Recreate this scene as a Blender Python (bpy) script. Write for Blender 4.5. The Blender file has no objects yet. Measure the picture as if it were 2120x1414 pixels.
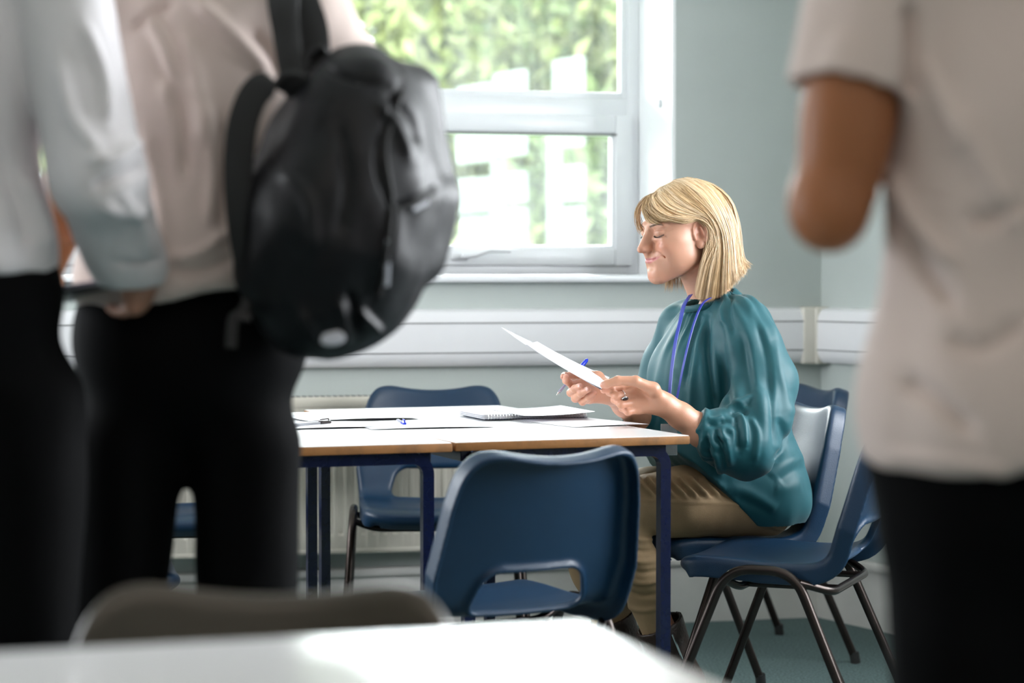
import bpy, bmesh, math, random
import numpy as np
from mathutils import Vector, Matrix

# ------------------------------------------------------------------ camera, world, light
SC = bpy.context.scene
COL = SC.collection
F_PX = 4500.0            # focal length in pixels of the 2120 x 1414 frame
CAM_H = 1.12
HORIZON = 570.0
PITCH = math.atan((707.0 - HORIZON) / F_PX)

cam_data = bpy.data.cameras.new('camera')
cam = bpy.data.objects.new('camera', cam_data)
COL.objects.link(cam)
cam.location = (0, 0, CAM_H)
cam.rotation_euler = (math.pi / 2 - PITCH, 0, 0)
cam_data.sensor_width = 36.0
cam_data.lens = F_PX / 2120.0 * 36.0
cam_data.clip_start = 0.05
cam_data.clip_end = 200
cam_data.dof.use_dof = True
cam_data.dof.focus_distance = 5.25
cam_data.dof.aperture_fstop = 2.5
SC.camera = cam

SC.view_settings.view_transform = 'Standard'
SC.view_settings.look = 'None'
SC.view_settings.gamma = 1.0
SC.view_settings.use_curve_mapping = False
SC.view_settings.exposure = 0.68
SC.cycles.use_denoising = True
SC.cycles.max_bounces = 8
SC.cycles.diffuse_bounces = 5
SC.cycles.glossy_bounces = 4
SC.cycles.transparent_max_bounces = 12
SC.cycles.sample_clamp_indirect = 6.0

world = bpy.data.worlds.new('world')
SC.world = world
world.use_nodes = True
_bg = world.node_tree.nodes['Background']
_bg.inputs[0].default_value = (0.88, 0.94, 1.0, 1)
_bg.inputs[1].default_value = 3.3


def W(px, py, Y):
    """world point that stands at depth Y and is seen at pixel (px, py)"""
    u = (px - 1060.0) / F_PX
    v = (707.0 - py) / F_PX
    cp, sp = math.cos(PITCH), math.sin(PITCH)
    dy, dz = cp + v * sp, -sp + v * cp
    return Vector((u * Y / dy, Y, CAM_H + dz * Y / dy))


# corner of the room, directions of the two walls that are seen
CORN = Vector((1.0126, 7.12, 0))
DB = Vector((-0.970, -0.244, 0)).normalized()      # along the back wall, away from the corner
NB = Vector((0.244, -0.970, 0)).normalized()       # out of the back wall into the room
DR = Vector((0.485, -0.875, 0)).normalized()       # along the right wall, away from the corner
NR = Vector((-0.875, -0.485, 0)).normalized()      # out of the right wall into the room


def area_light(name, loc, target, sx, sy, power, color, portal=False):
    ld = bpy.data.lights.new(name, 'AREA')
    ld.shape = 'RECTANGLE'
    ld.size, ld.size_y = sx, sy
    ld.energy = power
    ld.color = color
    ob = bpy.data.objects.new(name, ld)
    COL.objects.link(ob)
    ob.location = loc
    d = (Vector(target) - Vector(loc)).normalized()
    ob.rotation_euler = d.to_track_quat('-Z', 'Y').to_euler()
    if portal:
        ld.cycles.is_portal = True
    return ob


WIN_Z0, WIN_Z1 = 1.122, 2.30
_p = CORN + DB * 1.65 - NB * 0.40 + Vector((0, 0, 1.7))
area_light('window_portal', _p, _p + NB, 2.35, 1.2, 0.0, (1, 1, 1), True)
_p = CORN + DR * 3.3 - NR * 0.1 + Vector((0, 0, 1.7))
area_light('side_window_portal', _p, _p + NR, 3.2, 1.2, 0.0, (1, 1, 1), True)
# daylight coming in through the side windows, and a warm fill added under the ceiling
_p = CORN + DR * 3.3 - NR * 0.25 + Vector((0, 0, 1.75))
area_light('daylight_side', _p, _p + NR + Vector((0, 0, -0.15)), 3.2, 1.2, 190.0, (0.93, 0.96, 1.0))
area_light('daylight_left', (-4.3, 5.0, 1.85), (0.5, 4.9, 1.0), 2.6, 1.3, 95.0, (0.93, 0.96, 1.0))
_p = CORN + DB * 1.7 - NB * 2.6
area_light('sky_light', (_p.x, _p.y, 4.3), tuple(CORN + DB * 1.5 + NB * 1.2 + Vector((0, 0, 0.8))), 4.5, 2.2, 1700.0, (0.95, 0.97, 1.0))
_p = CORN + DB * 1.9 - NB * 4.2
area_light('low_sky_light', (_p.x, _p.y, 3.9), (-0.4, 3.6, 0.9), 6.5, 2.4, 2000.0, (0.95, 0.97, 1.0))
area_light('warm_fill', (0.2, 0.6, 2.68), (0.2, 1.2, 0), 3.2, 1.4, 13.0, (1.0, 0.84, 0.72))  # added warm fill that tints the shirts, no ceiling fixture stands here


# ------------------------------------------------------------------ helpers
def tag(o, label=None, cat=None, group=None, kind=None):
    if label: o['label'] = label
    if cat: o['category'] = cat
    if group: o['group'] = group
    if kind: o['kind'] = kind
    return o


def empty(name, loc=(0, 0, 0), rz=0.0, **kw):
    o = bpy.data.objects.new(name, None)
    o.empty_display_size = 0.1
    COL.objects.link(o)
    o.location = loc
    o.rotation_euler = (0, 0, rz)
    return tag(o, **kw)


def link(name, me, mats, parent=None, smooth=True, **kw):
    o = bpy.data.objects.new(name, me)
    COL.objects.link(o)
    if mats is not None:
        for m in (mats if isinstance(mats, (list, tuple)) else [mats]):
            me.materials.append(m)
    if smooth:
        me.polygons.foreach_set('use_smooth', [True] * len(me.polygons))
    if parent is not None:
        o.parent = parent
    return tag(o, **kw)


def mesh_np(name, v, f):
    """v (n,3) array, f (m,4) or (m,3) array or list of lists"""
    me = bpy.data.meshes.new(name)
    if isinstance(f, np.ndarray):
        v = np.ascontiguousarray(v, dtype=np.float32)
        k = f.shape[1]
        me.vertices.add(len(v))
        me.vertices.foreach_set('co', v.ravel())
        me.loops.add(f.size)
        me.loops.foreach_set('vertex_index', np.ascontiguousarray(f, dtype=np.int32).ravel())
        me.polygons.add(len(f))
        me.polygons.foreach_set('loop_start', np.arange(0, f.size, k, dtype=np.int32))
        me.update(calc_edges=True)
    else:
        me.from_pydata([tuple(map(float, p)) for p in v], [], [list(map(int, q)) for q in f])
        me.update()
    return me


class MB:
    """collects simple solids and links them as one mesh"""

    def __init__(self):
        self.bm = bmesh.new()

    def box(self, lo, hi, M=None, bev=0.0, seg=2):
        c = [(a + b) / 2 for a, b in zip(lo, hi)]
        s = [abs(b - a) for a, b in zip(lo, hi)]
        r = bmesh.ops.create_cube(self.bm, size=1.0)
        vs = r['verts']
        for v in vs:
            v.co = Vector((v.co.x * s[0] + c[0], v.co.y * s[1] + c[1], v.co.z * s[2] + c[2]))
        if bev > 0:
            es = list({e for v in vs for e in v.link_edges})
            b = bmesh.ops.bevel(self.bm, geom=es, offset=bev, segments=seg, affect='EDGES', profile=0.5)
            vs = list({v for f in b['faces'] for v in f.verts} | {v for v in vs if v.is_valid})
        if M is not None:
            for v in vs: v.co = M @ v.co
        return self

    def tube(self, pts, r, n=12, caps=True, M=None, flat=1.0):
        pts = [Vector(p) for p in pts]
        rs = list(r) if isinstance(r, (list, tuple)) else [r] * len(pts)
        t0 = (pts[1] - pts[0]).normalized()
        up = Vector((0, 0, 1)) if abs(t0.z) < 0.9 else Vector((1, 0, 0))
        nrm = (up - t0 * up.dot(t0)).normalized()
        rings = []
        for i, p in enumerate(pts):
            if i == 0: t = pts[1] - pts[0]
            elif i == len(pts) - 1: t = pts[-1] - pts[-2]
            else: t = (pts[i + 1] - pts[i]).normalized() + (pts[i] - pts[i - 1]).normalized()
            t.normalize()
            nrm = (nrm - t * nrm.dot(t)).normalized()
            b = t.cross(nrm)
            ring = []
            for k in range(n):
                a = 2 * math.pi * (k + 0.5) / n
                q = p + (nrm * math.cos(a) * flat + b * math.sin(a)) * rs[i]
                ring.append(self.bm.verts.new(M @ q if M is not None else q))
            rings.append(ring)
        for a, b in zip(rings, rings[1:]):
            for k in range(n):
                self.bm.faces.new((a[k], a[(k + 1) % n], b[(k + 1) % n], b[k]))
        if caps:
            self.bm.faces.new(list(reversed(rings[0])))
            self.bm.faces.new(rings[-1])
        return self

    def prism(self, poly, d0, d1, M=None):
        """poly: list of (x,z), extruded along y from d0 to d1"""
        a = [self.bm.verts.new((x, d0, z)) for x, z in poly]
        b = [self.bm.verts.new((x, d1, z)) for x, z in poly]
        n = len(poly)
        for k in range(n):
            self.bm.faces.new((a[k], a[(k + 1) % n], b[(k + 1) % n], b[k]))
        self.bm.faces.new(list(reversed(a)))
        self.bm.faces.new(b)
        if M is not None:
            for v in a + b: v.co = M @ v.co
        return self

    def ball(self, c, r, M=None, seg=16):
        res = bmesh.ops.create_uvsphere(self.bm, u_segments=seg, v_segments=seg // 2 + 2, radius=1.0)
        rr = r if isinstance(r, (tuple, list)) else (r, r, r)
        for v in res['verts']:
            v.co = Vector((v.co.x * rr[0], v.co.y * rr[1], v.co.z * rr[2])) + Vector(c)
            if M is not None: v.co = M @ v.co
        return self

    def build(self, name, mats, parent=None, smooth=False, loc=None, rz=None, **kw):
        bmesh.ops.recalc_face_normals(self.bm, faces=self.bm.faces)
        me = bpy.data.meshes.new(name)
        self.bm.to_mesh(me)
        self.bm.free()
        o = link(name, me, mats, parent, smooth=False, **kw)
        if smooth:
            me.polygons.foreach_set('use_smooth', [True] * len(me.polygons))
            try:
                me.set_sharp_from_angle(angle=math.radians(38))
            except Exception:
                pass
        if loc is not None: o.location = loc
        if rz is not None: o.rotation_euler = (0, 0, rz)
        return o


def wmat(origin, dx, dy):
    """matrix whose x axis is dx, y axis is dy, z up, at origin"""
    dx, dy = Vector(dx).normalized(), Vector(dy).normalized()
    M = Matrix.Identity(4)
    for i in range(3):
        M[i][0], M[i][1], M[i][2], M[i][3] = dx[i], dy[i], (0, 0, 1)[i], origin[i]
    return M


def copy_tree(o, parent=None):
    c = o.copy()
    COL.objects.link(c)
    if parent is not None: c.parent = parent
    for ch in [k for k in bpy.data.objects if k.parent == o]:
        copy_tree(ch, c)
    return c


# ------------------------------------------------------------------ materials
def mat(name, col, rough=0.6, metal=0.0, spec=0.5, noise=0.0, nscale=20.0, bump=0.0, bscale=60.0,
        col2=None, sheen=0.0, sss=0.0, sssr=(1, 0.3, 0.15), coat=0.0, attr=None, stretch=None, trans=0.0,
        coat_rough=0.1, detail=4.0, nlo=0.35, nhi=0.65):
    m = bpy.data.materials.new(name)
    m.use_nodes = True
    nt = m.node_tree
    b = nt.nodes['Principled BSDF']
    b.inputs['Roughness'].default_value = rough
    b.inputs['Metallic'].default_value = metal
    b.inputs['Specular IOR Level'].default_value = spec
    b.inputs['Base Color'].default_value = (*col, 1)
    if sheen:
        b.inputs['Sheen Weight'].default_value = sheen
    if coat:
        b.inputs['Coat Weight'].default_value = coat
        b.inputs['Coat Roughness'].default_value = coat_rough
    if sss:
        b.inputs['Subsurface Weight'].default_value = sss
        b.inputs['Subsurface Radius'].default_value = sssr
        b.inputs['Subsurface Scale'].default_value = 0.012
    if trans:
        b.inputs['Transmission Weight'].default_value = trans
    tc = nt.nodes.new('ShaderNodeTexCoord')
    mp = nt.nodes.new('ShaderNodeMapping')
    nt.links.new(tc.outputs['Object'], mp.inputs['Vector'])
    if stretch: mp.inputs['Scale'].default_value = stretch
    src = None
    if attr:
        at = nt.nodes.new('ShaderNodeAttribute')
        at.attribute_name = attr
        src = at.outputs['Color']
        nt.links.new(src, b.inputs['Base Color'])
    if noise or col2 is not None:
        n = nt.nodes.new('ShaderNodeTexNoise')
        n.inputs['Scale'].default_value = nscale
        n.inputs['Detail'].default_value = detail
        nt.links.new(mp.outputs['Vector'], n.inputs['Vector'])
        r = nt.nodes.new('ShaderNodeValToRGB')
        c2 = col2 if col2 is not None else tuple(max(0, c * (1 - noise)) for c in col)
        r.color_ramp.elements[0].color = (*c2, 1)
        r.color_ramp.elements[1].color = (*col, 1)
        r.color_ramp.elements[0].position = nlo
        r.color_ramp.elements[1].position = nhi
        nt.links.new(n.outputs['Fac'], r.inputs['Fac'])
        if src is not None:
            mx = nt.nodes.new('ShaderNodeMix'); mx.data_type = 'RGBA'; mx.blend_type = 'MULTIPLY'
            mx.inputs[0].default_value = 1.0
            nt.links.new(src, mx.inputs[6]); nt.links.new(r.outputs['Color'], mx.inputs[7])
            nt.links.new(mx.outputs[2], b.inputs['Base Color'])
        else:
            nt.links.new(r.outputs['Color'], b.inputs['Base Color'])
    if bump:
        n2 = nt.nodes.new('ShaderNodeTexNoise')
        n2.inputs['Scale'].default_value = bscale
        n2.inputs['Detail'].default_value = 3.0
        nt.links.new(mp.outputs['Vector'], n2.inputs['Vector'])
        bp = nt.nodes.new('ShaderNodeBump')
        bp.inputs['Strength'].default_value = bump
        bp.inputs['Distance'].default_value = 0.01
        nt.links.new(n2.outputs['Fac'], bp.inputs['Height'])
        nt.links.new(bp.outputs['Normal'], b.inputs['Normal'])
    return m


M_WALL = mat('sage_wall_paint', (0.475, 0.515, 0.495), 0.55, noise=0.06, nscale=3, bump=0.06, bscale=90)
M_CEIL = mat('ceiling_paint', (0.78, 0.77, 0.74), 0.8)
M_CARPET = mat('teal_carpet', (0.15, 0.215, 0.21), 0.95, spec=0.1, noise=0.5, nscale=140, bump=0.6, bscale=260, detail=6)
M_UPVC = mat('window_upvc', (0.92, 0.93, 0.96), 0.28, noise=0.03, nscale=5)
M_REVEAL = mat('reveal_paint', (0.92, 0.93, 0.94), 0.5, bump=0.05, bscale=40)
M_TRUNK = mat('trunking_plastic', (0.80, 0.79, 0.81), 0.3, noise=0.04, nscale=4)
M_TRUNKCAP = mat('trunking_cap_plastic', (0.66, 0.62, 0.55), 0.35, noise=0.05, nscale=6)
M_DARKLINE = mat('joint_line', (0.12, 0.12, 0.12), 0.6)
M_SKIRT = mat('skirting_paint', (0.66, 0.64, 0.61), 0.45, noise=0.1, nscale=6)
M_RAD = mat('radiator_enamel', (0.62, 0.58, 0.50), 0.35, noise=0.06, nscale=8)
M_LAM = mat('white_laminate', (0.86, 0.86, 0.87), 0.24, spec=0.6, noise=0.03, nscale=3, coat=0.3, coat_rough=0.15)
M_MDF = mat('varnished_wood_edge', (0.25, 0.110, 0.034), 0.62, col2=(0.10, 0.05, 0.02), nscale=14, stretch=(1, 1, 1), nlo=0.30, nhi=0.55, spec=0.25, bump=0.1)
M_BLUEFRAME = mat('navy_frame_paint', (0.002, 0.005, 0.030), 0.25, spec=0.35, noise=0.2, nscale=30, coat=0.1)
M_SHELL = mat('blue_polypropylene', (0.003, 0.026, 0.066), 0.40, spec=0.5, noise=0.12, nscale=9, bump=0.08, bscale=420)
M_SHELL2 = mat('taupe_polypropylene', (0.055, 0.043, 0.030), 0.30, noise=0.1, nscale=9)
M_CHROME_BLK = mat('bronzed_black_tube', (0.045, 0.034, 0.030), 0.26, metal=0.75, noise=0.3, nscale=12)
M_RUBBER = mat('black_rubber', (0.012, 0.012, 0.012), 0.6)
M_PAPER = mat('white_paper', (0.80, 0.80, 0.85), 0.7)
M_CHROME = mat('bright_metal', (0.75, 0.75, 0.76), 0.18, metal=1.0)
M_BLUEPL = mat('pen_blue_plastic', (0.012, 0.035, 0.55), 0.25)
M_CLEAR = mat('pen_clear_plastic', (0.80, 0.82, 0.88), 0.12, spec=0.8, trans=0.6)
M_BLKPL = mat('pen_black_plastic', (0.03, 0.022, 0.022), 0.3)


def glass_mat():
    m = bpy.data.materials.new('window_glass')
    m.use_nodes = True
    nt = m.node_tree
    for n in list(nt.nodes): nt.nodes.remove(n)
    out = nt.nodes.new('ShaderNodeOutputMaterial')
    tr = nt.nodes.new('ShaderNodeBsdfTransparent'); tr.inputs[0].default_value = (0.95, 0.98, 0.97, 1)
    gl = nt.nodes.new('ShaderNodeBsdfGlossy'); gl.inputs['Roughness'].default_value = 0.02
    tl = nt.nodes.new('ShaderNodeBsdfTranslucent'); tl.inputs[0].default_value = (0.9, 0.93, 0.92, 1)
    fr = nt.nodes.new('ShaderNodeFresnel'); fr.inputs[0].default_value = 1.25
    tc = nt.nodes.new('ShaderNodeTexCoord')
    mp = nt.nodes.new('ShaderNodeMapping'); mp.inputs['Scale'].default_value = (9, 1, 1.6)
    nz = nt.nodes.new('ShaderNodeTexNoise'); nz.inputs['Scale'].default_value = 1.2; nz.inputs['Detail'].default_value = 6
    rp = nt.nodes.new('ShaderNodeMapRange')
    rp.inputs[1].default_value = 0.35; rp.inputs[2].default_value = 0.75
    rp.inputs[3].default_value = 0.012; rp.inputs[4].default_value = 0.075
    m1 = nt.nodes.new('ShaderNodeMixShader'); m2 = nt.nodes.new('ShaderNodeMixShader')
    L = nt.links.new
    L(tc.outputs['Object'], mp.inputs['Vector']); L(mp.outputs['Vector'], nz.inputs['Vector'])
    L(nz.outputs['Fac'], rp.inputs[0]); L(rp.outputs[0], m1.inputs[0])
    L(tr.outputs[0], m1.inputs[1]); L(tl.outputs[0], m1.inputs[2])
    L(fr.outputs[0], m2.inputs[0]); L(m1.outputs[0], m2.inputs[1]); L(gl.outputs[0], m2.inputs[2])
    L(m2.outputs[0], out.inputs[0])
    return m


M_GLASS = glass_mat()


# ------------------------------------------------------------------ signed distance field modelling
class Field:
    def __init__(self, lo, hi, h):
        self.lo = np.array(lo, float); self.h = h
        n = [int(math.ceil((b - a) / h)) + 1 for a, b in zip(lo, hi)]
        self.n = n
        self.ax = [np.float32(self.lo[i]) + np.arange(n[i], dtype=np.float32) * np.float32(h) for i in range(3)]
        self.f = np.full(n, 0.5, np.float32)

    def _reg(self, lo, hi):
        s = []
        for i in range(3):
            a = int(math.floor((lo[i] - self.lo[i]) / self.h)); b = int(math.ceil((hi[i] - self.lo[i]) / self.h)) + 1
            s.append((max(0, a), min(self.n[i], b)))
            if s[-1][1] <= s[-1][0]: return None, None
        sl = tuple(slice(a, b) for a, b in s)
        X = self.ax[0][sl[0]][:, None, None]; Y = self.ax[1][sl[1]][None, :, None]; Z = self.ax[2][sl[2]][None, None, :]
        return sl, (X, Y, Z)

    def apply(self, prim, k=0.0, sub=False):
        lo, hi, fn = prim
        m = k + 3 * self.h
        sl, g = self._reg([a - m for a in lo], [b + m for b in hi])
        if sl is None: return self
        d = fn(*g)
        a = self.f[sl]
        if not sub:
            if k > 0:
                hh = np.maximum(k - np.abs(a - d), 0) / k
                self.f[sl] = np.minimum(a, d) - hh * hh * (k * 0.25)
            else:
                self.f[sl] = np.minimum(a, d)
        else:
            d = -d
            if k > 0:
                hh = np.maximum(k - np.abs(a - d), 0) / k
                self.f[sl] = np.maximum(a, d) + hh * hh * (k * 0.25)
            else:
                self.f[sl] = np.maximum(a, d)
        return self

    def add(self, prim, k=0.0): return self.apply(prim, k)
    def cut(self, prim, k=0.0): return self.apply(prim, k, True)

    def merge(self, other_f, k):
        a = self.f
        hh = np.maximum(k - np.abs(a - other_f), 0) / k
        self.f = np.minimum(a, other_f) - hh * hh * (k * 0.25)

    def grid(self):
        return self.ax[0][:, None, None], self.ax[1][None, :, None], self.ax[2][None, None, :]

    def mesh(self, smooth=0):
        v, q = surface_nets(self.f, self.lo, self.h)
        if smooth and len(v): v = lap(v, q, smooth)
        return v, q


def surface_nets(f, lo, h):
    s = f < 0
    nx, ny, nz = f.shape
    c = np.zeros((nx - 1, ny - 1, nz - 1), np.uint8)
    for dx in (0, 1):
        for dy in (0, 1):
            for dz in (0, 1):
                c += s[dx:nx - 1 + dx, dy:ny - 1 + dy, dz:nz - 1 + dz]
    act = (c > 0) & (c < 8)
    I, J, K = np.nonzero(act)
    n = len(I)
    if n == 0: return np.zeros((0, 3)), np.zeros((0, 4), int)
    idx = np.full(act.shape, -1, np.int32)
    idx[I, J, K] = np.arange(n)
    acc = np.zeros((n, 3)); cnt = np.zeros(n)
    corners = [(0, 0, 0), (1, 0, 0), (0, 1, 0), (1, 1, 0), (0, 0, 1), (1, 0, 1), (0, 1, 1), (1, 1, 1)]
    val = [f[I + a, J + b, K + g].astype(np.float64) for a, b, g in corners]
    for i in range(8):
        for j in range(i + 1, 8):
            d = np.array(corners[j]) - np.array(corners[i])
            if np.abs(d).sum() != 1: continue
            a, b = val[i], val[j]
            m = (a < 0) != (b < 0)
            t = np.where(m, a / np.where(m, a - b, 1), 0)
            p = np.array(corners[i])[None, :] + t[:, None] * d[None, :]
            acc[m] += p[m]; cnt[m] += 1
    v = acc / cnt[:, None] + np.stack([I, J, K], 1)
    v = v * h + np.asarray(lo)[None, :]
    quads = []
    for ax in range(3):
        sl0 = [slice(1, -1)] * 3; sl1 = [slice(1, -1)] * 3
        sl0[ax] = slice(0, -1); sl1[ax] = slice(1, None)
        a = s[tuple(sl0)]; b = s[tuple(sl1)]
        for flip, m in ((False, a & ~b), (True, ~a & b)):
            P = np.nonzero(m)
            g = [P[k] + (0 if k == ax else 1) for k in range(3)]
            u, w = [(1, 2), (2, 0), (0, 1)][ax]

            def cell(du, dw):
                q = [x.copy() for x in g]
                q[u] = q[u] - du; q[w] = q[w] - dw
                return idx[q[0], q[1], q[2]]
            A, B, Cc, D = cell(1, 1), cell(0, 1), cell(0, 0), cell(1, 0)
            Q = np.stack([A, B, Cc, D], 1) if not flip else np.stack([D, Cc, B, A], 1)
            quads.append(Q)
    q = np.concatenate(quads)
    q = q[(q >= 0).all(1)]
    return v, q


def lap(v, q, it=1, lam=0.5):
    e = np.concatenate([q[:, [0, 1]], q[:, [1, 2]], q[:, [2, 3]], q[:, [3, 0]]])
    n = len(v)
    cnt = np.bincount(e[:, 0], minlength=n) + np.bincount(e[:, 1], minlength=n)
    cnt = np.maximum(cnt, 1)
    for _ in range(it):
        acc = np.zeros_like(v)
        for k in range(3):
            acc[:, k] = np.bincount(e[:, 0], v[e[:, 1], k], n) + np.bincount(e[:, 1], v[e[:, 0], k], n)
        v = v + lam * (acc / cnt[:, None] - v)
    return v


def rotm(rx=0, ry=0, rz=0):
    from mathutils import Euler
    return np.array(Euler((math.radians(rx), math.radians(ry), math.radians(rz))).to_matrix())


def P_ell(c, r, R=None):
    c = np.array(c, float); r = np.array(r, float)
    if R is None:
        ext = r
    else:
        ext = np.sqrt((np.abs(R) ** 2 * (r[None, :] ** 2)).sum(1))

    def fn(X, Y, Z):
        x, y, z = X - c[0], Y - c[1], Z - c[2]
        if R is not None:
            x, y, z = (R[0, 0] * x + R[1, 0] * y + R[2, 0] * z, R[0, 1] * x + R[1, 1] * y + R[2, 1] * z,
                       R[0, 2] * x + R[1, 2] * y + R[2, 2] * z)
        k0 = np.sqrt((x / r[0]) ** 2 + (y / r[1]) ** 2 + (z / r[2]) ** 2)
        k1 = np.sqrt((x / r[0] ** 2) ** 2 + (y / r[1] ** 2) ** 2 + (z / r[2] ** 2) ** 2)
        return (k0 * (k0 - 1) / np.maximum(k1, 1e-6)).astype(np.float32)
    return c - ext, c + ext, fn


def P_cap(a, b, ra, rb=None, sq=None):
    """tapered capsule; sq = (axis vector, factor) squashes it along that axis"""
    a = np.array(a, float); b = np.array(b, float)
    rb = ra if rb is None else rb
    ba = b - a; L2 = max(float(ba @ ba), 1e-12)
    R = max(ra, rb)

    def fn(X, Y, Z):
        x, y, z = X - a[0], Y - a[1], Z - a[2]
        t = np.clip((x * ba[0] + y * ba[1] + z * ba[2]) / L2, 0, 1)
        x, y, z = x - t * ba[0], y - t * ba[1], z - t * ba[2]
        d2 = x * x + y * y + z * z
        if sq is not None:
            ax = np.array(sq[0], float); ax /= np.linalg.norm(ax)
            w = x * ax[0] + y * ax[1] + z * ax[2]
            d2 = d2 + w * w * (1.0 / sq[1] ** 2 - 1)
        d = np.sqrt(d2) - (ra + (rb - ra) * t)
        if sq is not None: d = d * min(1.0, (sq[1] + 1) / 2)
        return d.astype(np.float32)
    return np.minimum(a, b) - R, np.maximum(a, b) + R, fn


def P_box(c, hs, R=None, rd=0.0):
    c = np.array(c, float); hs = np.array(hs, float)
    ext = hs if R is None else np.abs(R) @ hs

    def fn(X, Y, Z):
        x, y, z = X - c[0], Y - c[1], Z - c[2]
        if R is not None:
            x, y, z = (R[0, 0] * x + R[1, 0] * y + R[2, 0] * z, R[0, 1] * x + R[1, 1] * y + R[2, 1] * z,
                       R[0, 2] * x + R[1, 2] * y + R[2, 2] * z)
        qx, qy, qz = np.abs(x) - hs[0] + rd, np.abs(y) - hs[1] + rd, np.abs(z) - hs[2] + rd
        o = np.sqrt(np.maximum(qx, 0) ** 2 + np.maximum(qy, 0) ** 2 + np.maximum(qz, 0) ** 2)
        return (o + np.minimum(np.maximum(qx, np.maximum(qy, qz)), 0) - rd).astype(np.float32)
    return c - ext, c + ext, fn


def chain(F, pts, rs, k=0.0, sub=False, sq=None):
    for i in range(len(pts) - 1):
        F.apply(P_cap(pts[i], pts[i + 1], rs[i], rs[i + 1], sq), k, sub)
    return F


_rng = np.random.default_rng(7)
_nz = _rng.random((32, 32, 32)).astype(np.float32) * 2 - 1


def vnoise(X, Y, Z, s):
    """smooth value noise, s = (sx,sy,sz) frequencies, broadcasts"""
    X, Y, Z = np.broadcast_arrays(X * s[0] + 101.3, Y * s[1] + 57.7, Z * s[2] + 33.1)
    xi, yi, zi = np.floor(X).astype(np.int32), np.floor(Y).astype(np.int32), np.floor(Z).astype(np.int32)
    xf, yf, zf = X - xi, Y - yi, Z - zi
    xf = xf * xf * (3 - 2 * xf); yf = yf * yf * (3 - 2 * yf); zf = zf * zf * (3 - 2 * zf)
    xi &= 31; yi &= 31; zi &= 31
    x1, y1, z1 = (xi + 1) & 31, (yi + 1) & 31, (zi + 1) & 31
    c00 = _nz[xi, yi, zi] * (1 - xf) + _nz[x1, yi, zi] * xf
    c10 = _nz[xi, y1, zi] * (1 - xf) + _nz[x1, y1, zi] * xf
    c01 = _nz[xi, yi, z1] * (1 - xf) + _nz[x1, yi, z1] * xf
    c11 = _nz[xi, y1, z1] * (1 - xf) + _nz[x1, y1, z1] * xf
    c0 = c00 * (1 - yf) + c10 * yf
    c1 = c01 * (1 - yf) + c11 * yf
    return c0 * (1 - zf) + c1 * zf


def ridge_mesh(v, nrm, polys):
    """push the vertices of a cloth along their normals: polys = [(points3d, width, height)]"""
    d = np.zeros(len(v))
    for pts, wd, hgt in polys:
        pts = np.array([tuple(p) for p in pts], float)
        best = np.full(len(v), 9.0)
        for a, b in zip(pts, pts[1:]):
            ba = b - a
            t = np.clip(((v - a) @ ba) / (ba @ ba), 0, 1)
            q = v - a - t[:, None] * ba
            best = np.minimum(best, np.sqrt((q * q).sum(1)))
        d += hgt * np.exp(-(best / wd) ** 2)
    return v + nrm * d[:, None]


def normals(v, q):
    a = v[q[:, 2]] - v[q[:, 0]]; b = v[q[:, 3]] - v[q[:, 1]]
    fn = np.cross(a, b)
    n = np.zeros_like(v)
    for k in range(4):
        for c in range(3):
            n[:, c] += np.bincount(q[:, k], fn[:, c], len(v))
    return n / np.maximum(np.linalg.norm(n, axis=1), 1e-12)[:, None]


def join_np(parts):
    vs, qs, off = [], [], 0
    for v, q in parts:
        vs.append(v); qs.append(q + off); off += len(v)
    return np.concatenate(vs), np.concatenate(qs)


def color_attr(me, name, cols):
    at = me.color_attributes.new(name, 'FLOAT_COLOR', 'POINT')
    c = np.ones((len(me.vertices), 4), np.float32); c[:, :3] = cols
    at.data.foreach_set('color', c.ravel())


def project(v):
    """pixel coordinates of world points, used only to lay out cloth creases on a surface"""
    v = np.asarray(v)
    cp, sp = math.cos(PITCH), math.sin(PITCH)
    y, z = v[:, 1], v[:, 2] - CAM_H
    dep = y * cp - z * sp
    up = y * sp + z * cp
    return np.stack([1060 + F_PX * v[:, 0] / dep, 707 - F_PX * up / dep], 1)


def crease(v, nrm, polys):
    """creases on the side of a cloth that faces the room: polys = [(pixel points, width px, height m)]"""
    p = project(v)
    face = np.clip(-(nrm[:, 1]) * 2.5 + 0.4, 0, 1)
    d = np.zeros(len(v))
    for pts, wd, hgt in polys:
        pts = spline2(pts)
        best = np.full(len(v), 1e9); tt = np.zeros(len(v))
        for i, (a, b) in enumerate(zip(pts, pts[1:])):
            ba = b - a
            t = np.clip(((p - a) @ ba) / (ba @ ba), 0, 1)
            q = p - a - t[:, None] * ba
            r = (q * q).sum(1)
            m = r < best
            best[m] = r[m]; tt[m] = (i + t[m]) / (len(pts) - 1)
        d += hgt * np.exp(-best / wd ** 2) * np.clip(np.sin(np.clip(tt, 0.03, 0.97) * math.pi) * 2.2, 0, 1)
    return v + nrm * (d * face)[:, None]


def spline2(pts):
    pts = np.array(pts, float)
    if len(pts) < 3: return pts
    Q = np.concatenate([[2 * pts[0] - pts[1]], pts, [2 * pts[-1] - pts[-2]]])
    t = np.linspace(0, len(pts) - 1 - 1e-6, 4 * len(pts))
    i = t.astype(int); u = (t - i)[:, None]
    a, b, c, d = Q[i], Q[i + 1], Q[i + 2], Q[i + 3]
    return 0.5 * (2 * b + (c - a) * u + (2 * a - 5 * b + 4 * c - d) * u ** 2 + (3 * b - a - 3 * c + d) * u ** 3)

# ------------------------------------------------------------------ the room
def structure(mb, name, m, smooth=False, **kw):
    return mb.build(name, m, smooth=smooth, kind='structure', **kw)


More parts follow.
